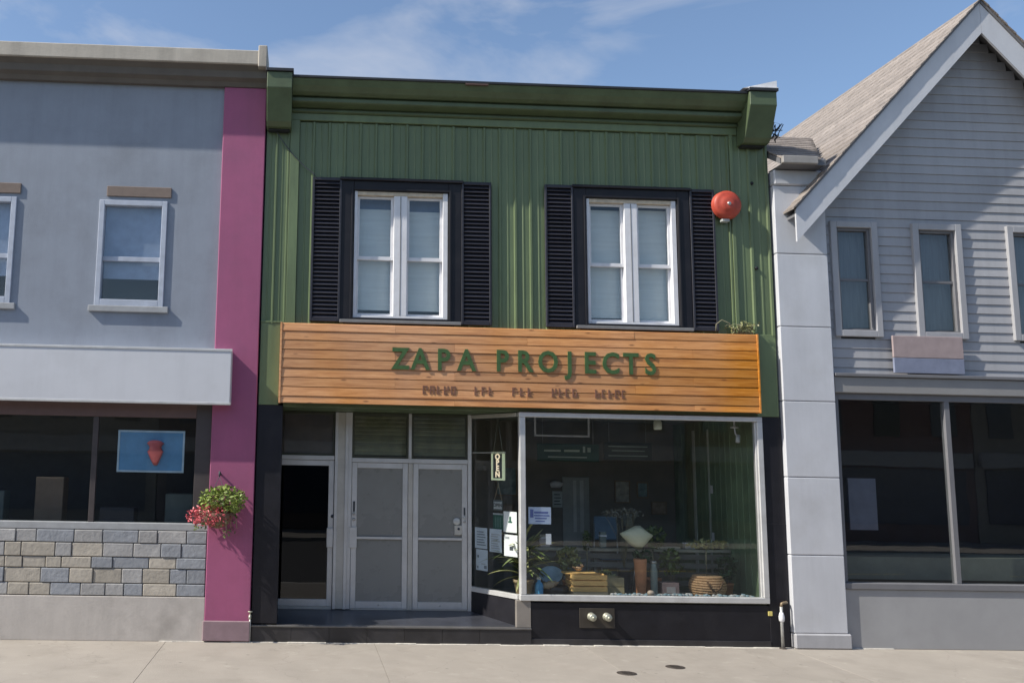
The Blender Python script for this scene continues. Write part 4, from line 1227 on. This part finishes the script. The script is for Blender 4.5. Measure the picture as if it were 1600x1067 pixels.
for xl, xr in ((-6.5, -5.47), (-8.7, -7.75)):
    w = thing('window', '', '')
    del w['label']
    del w['category']
    w.parent = LB
    w.location = ((xl+xr)/2+6.5, 0, 4.86)
    MB().ring(xl, xr, 4.86, 6.50, .08, -.03, .14, wb=.10).build('frame', mat('pale_blue_frame', (0.42, 0.46, 0.54), 0.5), w, .006)
    MB().box(xl+.081, xr-.081, .03, .09, 5.56, 5.63).build('meeting_rail', mat('pale_blue_frame', (0, 0, 0)), w, .004)
    MB().box(xl+.081, xr-.081, .06, .065, 4.961, 5.559).build('pane', GLASS, w)
    MB().box(xl+.081, xr-.081, .045, .05, 5.631, 6.419).build('pane', GLASS, w)
    MB().box(xl+.06, xr-.06, .12, .125, 5.3, 6.46).build('blind', mat('lilac_blind', (0.30, 0.36, 0.50), 0.8), w)
    MB().box(xl-.08, xr+.08, -.055, .0, 4.77, 4.859).build('sill', mat('stone_sill', (0.34, 0.35, 0.36), 0.8), w, .006)
    MB().box(xl+.1, xr+.05, -.025, .0, 6.56, 6.72).build('lintel', mat('brown_lintel', (0.20, 0.155, 0.13), 0.8), w, .006)
    MB().box(xl-.2, xr+.2, .5, .52, 4.6, 6.8).build('dark_room', DARKROOM, w)
# ground floor: dark shop window, panelled bulkhead
MB().box(-10.5, -4.666, -.02, .2, 1.56, 1.66).build('window_sill', mat('stone_sill', (0, 0, 0)), LB, .006)
MB().box(-10.5, -4.666, -.005, .2, .62, 1.559).build('bulkhead', mat('patchy_stone', (0.20, 0.22, 0.25), 0.8, .1, 2.5, .2, 14, col2=(0.30, 0.28, 0.25)), LB)
STN = [mat('stone_a', (0.36, 0.355, 0.35), 0.85, .12, 5, .35, 18, rnd=.12), mat('stone_b', (0.40, 0.365, 0.31), 0.85, .12, 5, .35, 18, rnd=.12), mat('stone_c', (0.27, 0.285, 0.31), 0.85, .12, 5, .35, 18, rnd=.12)]
rg = random.Random(17)
rows = [.625, .80, 1.01, 1.17, 1.37, 1.555]
for a, b in zip(rows[:-1], rows[1:]):
    x = -8.6
    while x < -4.70:
        w = min(rg.uniform(.22, .55), -4.672-x)
        if -4.672-x-w < .12:
            w = -4.672-x
        MB().box(x+.006, x+w-.006, -.03-rg.uniform(0, .014), -.004, a+.006, b-.006).build('stone', rg.choice(STN), LB, .008)
        x += w
MB().box(-10.5, -4.666, -.05, .2, 0.0, .619).build('plinth', mat('pale_plinth', (0.50, 0.465, 0.43), 0.85, .1, 2, .1, 30, dirt=.6, dirtcol=(0.22, 0.20, 0.18), streak=.25), LB, .006)
for bb in ((-4.90, -4.666, -.01, .2), (-6.42, -6.34, .02, .1), (-8.4, -8.32, .02, .1)):
    MB().box(*bb, 1.661, 3.399).build('window_post', mat('dark_brown_frame', (0.06, 0.05, 0.05), 0.5), LB, .004)
MB().box(-10.5, -4.90, -.01, .1, 3.20, 3.399).build('window_header', mat('brown_header', (0.12, 0.075, 0.07), 0.6), LB, .004)
MB().box(-10.5, -4.90, .05, .055, 1.661, 3.20).build('shop_glass', GLASS, LB)
MB().box(-10.5, -4.3, 1.6, 1.65, .1, 3.5).box(-10.5, -4.3, .3, 1.6, 3.45, 3.5).box(-10.5, -4.3, .3, 1.6, 1.0, 1.1).build('shop_room', mat('shop_room_grey', (0.06, 0.06, 0.062), 0.9), LB)
for k in range(5):
    x = -9.3+k*.98
    MB().box(x, x+.42+.1*(k % 2), .5, .8, 1.101, 1.85+.22*(k % 3)).build('display_box', mat('display_box%d' % (k % 3), ((0.05, 0.05, 0.06), (0.10, 0.13, 0.13), (0.16, 0.12, 0.09))[k % 3], 0.7), LB, .01)
ls = thing('window_sign', 'blue window sign with a red figure in the left neighbour shop window', 'sign', (-5.55, .12, 2.38))
MB().box(-6.05, -5.08, .11, .13, 2.40, 3.0).build('panel', mat('sign_blue', (0.12, 0.30, 0.52), 0.5, .1), ls, .01)
MB().ring(-6.06, -5.07, 2.39, 3.01, .03, .10, .109).build('sign_border', mat('sign_pale_border', (0.42, 0.55, 0.66), 0.5), ls, .003)
MB().tube([(-5.50, .10, 2.84), (-5.50, .095, 2.82), (-5.50, .095, 2.70), (-5.495, .095, 2.58), (-5.49, .10, 2.50)], [.10, .13, .12, .07, .03], 20).build('red_figure', mat('sign_red', (0.55, 0.13, 0.13), 0.5), ls)
# flower basket on the pier
fb = thing('flower_basket', 'hanging basket of red flowers and lime green leaves on the magenta pier', 'flower basket', (-4.50, -.30, 1.70))
MB().lathe((-4.50, -.30, 1.62), [(.03, 0), (.12, .03), (.20, .12), (.24, .22), (.23, .225), (.0, .2)], 18).build('basket', mat('basket_brown', (0.16, 0.09, 0.06), 0.8), fb)
MB().tube([(-4.50, -.06, 2.38), (-4.50, -.30, 2.42), (-4.50, -.31, 2.36)], .014, 6).tube([(-4.70, -.30, 1.84), (-4.50, -.31, 2.36)], .004, 5).tube([(-4.30, -.30, 1.84), (-4.50, -.31, 2.36)], .004, 5).build('hook', INK, fb)
foliage(900, (-4.44, -.32, 2.02), (.36, .27, .22), .036, 31).build('foliage', mat('lime_leaf', (0.20, 0.27, 0.05), 0.5, .3, 9), fb, kind='stuff')
foliage(520, (-4.62, -.40, 1.80), (.33, .25, .17), .028, 32).build('flowers', mat('red_petal', (0.55, 0.10, 0.12), 0.5, .3, 9), fb, kind='stuff')

tr_, tl_ = MB(), MB()
rg = random.Random(41)
for k in range(16):
    a = rg.uniform(0, 6.28)
    r0 = .22
    ln = rg.uniform(.12, .34)
    pts = [(-4.50+math.cos(a)*(r0+.10*t_-.02*t_*t_), -.30+math.sin(a)*(r0+.10*t_)*.8, 1.86+.03*t_-ln*t_*t_) for t_ in (0, .35, .7, 1)]
    tr_.tube(pts, .005, 5)
    for q in range(10):
        c = Vector(pts[rg.randint(1, 3)])+Vector((rg.uniform(-.04, .04), rg.uniform(-.04, .04), rg.uniform(-.06, .06)))
        u = Vector((rg.uniform(-1, 1), rg.uniform(-1, 1), rg.uniform(-1, .4))).normalized()*rg.uniform(.02, .04)
        v_ = u.cross(Vector((rg.uniform(-1, 1), rg.uniform(-1, 1), rg.uniform(-1, 1)))).normalized()*.015
        tl_.poly([c-u, c+v_, c+u, c-v_], [(0, 1, 2, 3)])
tr_.build('trailing_stems', STEM, fb, kind='stuff')
tl_.build('trailing_leaves', LEAF, fb, kind='stuff')

# ================================================================== RIGHT NEIGHBOUR
RB = thing('neighbour_building', 'pale grey gabled building with dark shop window, right of the green shop', 'building', (7.3, 0, 0))
LG = mat('light_grey_siding', (0.37, 0.37, 0.385), 0.6, .05, 1.5, .04, 30, rnd=.06, dirt=.35, dirtcol=(0.22, 0.21, 0.21), streak=.3)
LGP = mat('pale_grey_pier', (0.56, 0.57, 0.60), 0.5, .05, 1.5, .06, 30, rnd=.04, dirt=.35, dirtcol=(0.38, 0.37, 0.35), streak=.18)
DG = mat('dark_grey_trim', (0.16, 0.16, 0.17), 0.6, .08, 3)
SHING = mat('brown_shingles', (0.235, 0.205, 0.185), 0.9, .25, 7, .6, 40, rnd=.16, dirt=.4, dirtcol=(0.13, 0.115, 0.10), dscale=3)
pcs = [.22, 1.35, 2.5, 3.65, 4.8, 5.95, 7.05]
for a, b in zip(pcs[:-1], pcs[1:]):
    MB().box(4.0, 4.82, -.10, .2, a+.003, b-.003).build('pier_panel', LGP, RB, .012)
MB().box(4.0, 4.86, -.14, .2, 7.05, 7.30).build('pier_cap', LGP, RB, .02)
MB().box(4.0, 4.86, -.13, .2, .0, .22).build('pier_base', LG, RB, .02)
# gable: peak at x=7.4
pk, pz, sl_ = 7.4, 10.05, 1.10
wins = ((5.02, 5.58, 4.76, 6.42), (6.35, 6.95, 4.76, 6.42), (7.9, 8.5, 4.76, 6.42))
rw = MB()
edges = [4.84]
for a, b, c, d in wins:
    edges += [a, b]
edges.append(10.3)
for i in range(0, len(edges), 2):
    rw.box(edges[i], edges[i+1], .03, .22, 4.05, 6.5)
for a, b, c, d in wins:
    rw.box(a, b, .03, .22, 4.05, c).box(a, b, .03, .22, d, 6.5)
rw.poly([(4.84, .03, 6.5), (10.3, .03, 6.5), (10.3, .03, pz-.2-sl_*2.9+.3), (pk, .03, pz-.1), (4.84, .03, pz-.1-sl_*(pk-4.84)),
         (4.84, .22, 6.5), (10.3, .22, 6.5), (10.3, .22, pz-.2-sl_*2.9+.3), (pk, .22, pz-.1), (4.84, .22, pz-.1-sl_*(pk-4.84))],
        [(0, 1, 2, 3, 4), (9, 8, 7, 6, 5), (0, 5, 6, 1), (1, 6, 7, 2), (2, 7, 8, 3), (3, 8, 9, 4), (4, 9, 5, 0)])
rw.build('wall', DARKROOM, RB)
z = 4.05
while z < 9.75:
    lim0 = max(4.84, pk-(pz-.04-z-.15)/sl_)
    lim1 = min(10.3, pk+(pz-.04-z-.15)/sl_)
    segs = [(lim0, lim1)]
    if z < 6.42 and z+.15 > 4.76:
        segs = [(4.84, 5.02), (5.58, 6.35), (6.95, 7.9), (8.5, 10.3)]
    for a, b in segs:
        if b-a > .05:
            MB().prof([(.03, z), (-.004, z), (.012, z+.149), (.03, z+.149)], a, b).build('clapboard', LG, RB)
    z += .15
for a, b, c, d in wins:
    w = thing('window', '', '')
    del w['label']
    del w['category']
    w.parent = RB
    w.location = ((a+b)/2-7.3, 0, c)
    MB().ring(a-.10, b+.10, c-.08, d+.10, .10, -.05, .03).build('casing', LG, w, .006)
    MB().ring(a, b, c, d, .045, .0, .08).build('sash', DG, w, .004)
    MB().box(a+.045, b-.045, .03, .07, (c+d)/2-.02, (c+d)/2+.02).build('meeting_rail', DG, w)
    MB().box(a+.046, b-.046, .045, .049, c+.046, (c+d)/2-.021).build('pane', GLASS, w)
    MB().box(a+.046, b-.046, .045, .049, (c+d)/2+.021, d-.046).build('pane', GLASS, w)
    MB().box(a, b, .16, .165, c, d).build('curtain', mat('grey_curtain', (0.13, 0.14, 0.16), 0.9, .2, 6, stretch=(6, 1, .4)), w)
# rakes, soffits and shingled slopes, mitred at the peak
def cut(s_, u, off):
    """point u metres (in x) away from the peak plane, lifted off the slope by off, kept on its own side"""
    return (pk+s_*u, pz-sl_*u+off*math.sqrt(1+sl_*sl_))
for s_ in (-1, 1):
    for nm, o0, o1, y0, y1, mm_ in (('rake_board', -.30, .04, -.36, -.322, LGP), ('soffit', -.03, .0, -.321, .03, DG), ('roof_deck', .045, .075, -.38, 7, DG)):
        vs = []
        for y in (y0, y1):
            for u, o in ((3.2, o0), (.002, o0), (.002, o1), (3.2, o1)):
                x, zz = cut(s_, u, o)
                vs.append((x, y, zz))
        MB().poly(vs, [(0, 1, 2, 3), (7, 6, 5, 4), (0, 4, 5, 1), (3, 2, 6, 7), (0, 3, 7, 4), (1, 5, 6, 2)]).build(nm, mm_, RB)
    for k in range(24):     # shingle courses, each lapping the one below
        u1, u0 = 3.26-k*.136, max(.004, 3.26-k*.136-.16)
        a = cut(s_, u1, .078), cut(s_, u1, .10), cut(s_, u0, .084), cut(s_, u0, .078)
        if u1 <= .02:
            break
        vs = [(x, y, zz) for y in (-.41+random.uniform(0, .004), 7) for x, zz in a]
        MB().poly(vs, [(0, 1, 2, 3), (7, 6, 5, 4), (0, 4, 5, 1), (1, 5, 6, 2), (2, 6, 7, 3), (3, 7, 4, 0)]).build('shingle_course', SHING, RB)
# low front roof strip at the left of the gable
MB().prof([(-.36, 7.31), (-.36, 7.40), (1.5, 8.47), (1.5, 8.38)], 3.99, 4.72).build('front_roof', DG, RB)
for k in range(11):
    y0, z0 = -.40+k*.165, 7.385+k*.165*.575
    w_ = 4.62+k*.085
    MB().prof([(y0, z0), (y0, z0+.03), (y0+.20, z0+.128), (y0+.20, z0+.118)], 3.985+random.uniform(0, .008), w_).build('shingle_course', SHING, RB)
MB().box(3.99, 4.55, -.45, -.381, 7.30, 7.42).build('gutter', mat('grey_gutter', (0.30, 0.285, 0.27), 0.6), RB, .01)
MB().box(4.0, 4.70, -.38, .03, 7.301, 7.308).build('eave_soffit', DG, RB)
# shop front
MB().box(4.84, 10.3, -.06, .22, 3.80, 4.05).build('fascia', mat('grey_fascia', (0.26, 0.255, 0.25), 0.6, .06, 2), RB, .01)
MB().box(4.84, 10.3, -.10, .22, 4.051, 4.10).build('fascia_moulding', DG, RB, .006)
MB().box(4.825, 10.3, -.04, .2, .0, .86).build('bulkhead', mat('grey_bulkhead', (0.32, 0.32, 0.325), 0.7, .08, 1.5, dirt=.3, dirtcol=(0.2, 0.2, 0.19)), RB, .006)
MB().box(4.84, 10.3, -.07, .15, .861, .95).build('sill', DG, RB, .006)
for x in (4.84, 6.6, 8.4, 10.2):
    MB().box(x, x+.08, .0, .1, .951, 3.699 if 5 < x < 10 else 3.799).build('shop_mullion', DG, RB, .004)
MB().box(4.92, 10.2, .0, .1, 3.70, 3.799).build('shop_header', DG, RB, .004)
MB().box(4.921, 10.199, .05, .056, .951, 3.70).build('shop_glass', GLASS, RB)
MB().box(4.5, 10.3, 1.8, 1.85, .1, 3.9).box(4.5, 10.3, .23, 1.8, 3.81, 3.86).box(4.5, 10.3, .23, 1.8, .5, .55).box(4.5, 4.55, .23, 1.8, .5, 3.8).build('shop_room', BLACKP, RB)
MB().box(5.3, 5.75, .5, .53, 1.7, 2.5).build('display_panel', mat('slate_panel', (0.13, 0.14, 0.19), 0.6), RB)
MB().box(4.93, 10.19, .4, 1.2, .96, 1.30).build('display_plinth', mat('mossy_plinth', (0.13, 0.145, 0.125), 0.8), RB)
MB().box(10.1, 10.3, .23, 9, 0, 6.6).build('side_wall', LG, RB)
MB().box(3.99, 4.2, .21, 9, 0, 7.3).build('side_wall', LG, RB)
rs = thing('wall_sign', 'small faded pink and blue sign board on the right neighbour front', 'sign', (6.2, -.08, 4.1))
MB().box(5.78, 6.9, -.10, -.062, 4.36, 4.70).build('pink_panel', mat('faded_pink', (0.34, 0.27, 0.265), 0.6), rs, .006)
MB().box(5.78, 6.9, -.10, -.062, 4.12, 4.355).build('blue_panel', mat('faded_blue', (0.20, 0.225, 0.31), 0.6), rs, .006)

# ================================================================== ACROSS THE ROAD (seen only mirrored in the glass)
BR = mat('far_brick', (0.20, 0.11, 0.085), 0.9, .15, 5, .2, 30)
specs = ((-30, -19, 8.5, 'far_brick', (0, 0, 0)), (-19, -9, 6.9, 'far_buff', (0.30, 0.26, 0.20)), (-9, 1, 8.2, 'far_brown', (0.16, 0.12, 0.10)), (1, 12, 7.4, 'far_grey', (0.22, 0.22, 0.22)), (12, 24, 8.6, 'far_brick', (0, 0, 0)), (24, 38, 7.0, 'far_buff', (0, 0, 0)), (38, 56, 8.2, 'far_brown', (0, 0, 0)), (-46, -30, 7.2, 'far_grey', (0, 0, 0)))
names = ('tall red brick', 'low buff', 'brown', 'grey', 'red brick corner', 'wide buff', 'wide brown', 'wide grey')
for (a, b, h, mn, mc), nm in zip(specs, names):
    t = thing('street_building', nm + ' building across the road, mirrored in the shop glass', 'building', ((a+b)/2, -23, 0), 'buildings across the road')
    MB().box(a+.02, b-.02, -31, -22.5, 0, h).build('wall', mat(mn, mc, 0.9, .1, 2), t)
    MB().box(a+.02, b-.02, -22.49, -22.2, h-.5, h).build('cornice', DG, t)
    n = int((b-a)//2.2)
    for k in range(n):
        x = a+(b-a)*(k+.5)/n
        MB().box(x-.5, x+.5, -22.49, -22.44, 4.2, 6.0).build('window', GLASSD if k % 2 else mat('far_pane', (0.05, 0.06, 0.08), 0.1), t)
    MB().box(a+.4, b-.4, -22.49, -22.42, .7, 2.9).build('shopfront', mat('far_pane', (0, 0, 0)), t)
    MB().box(a+.2, b-.2, -22.49, -22.3, 3.0, 3.6).build('fascia', mat('far_fascia'+mn, (0.35, 0.33, 0.30), 0.7), t)
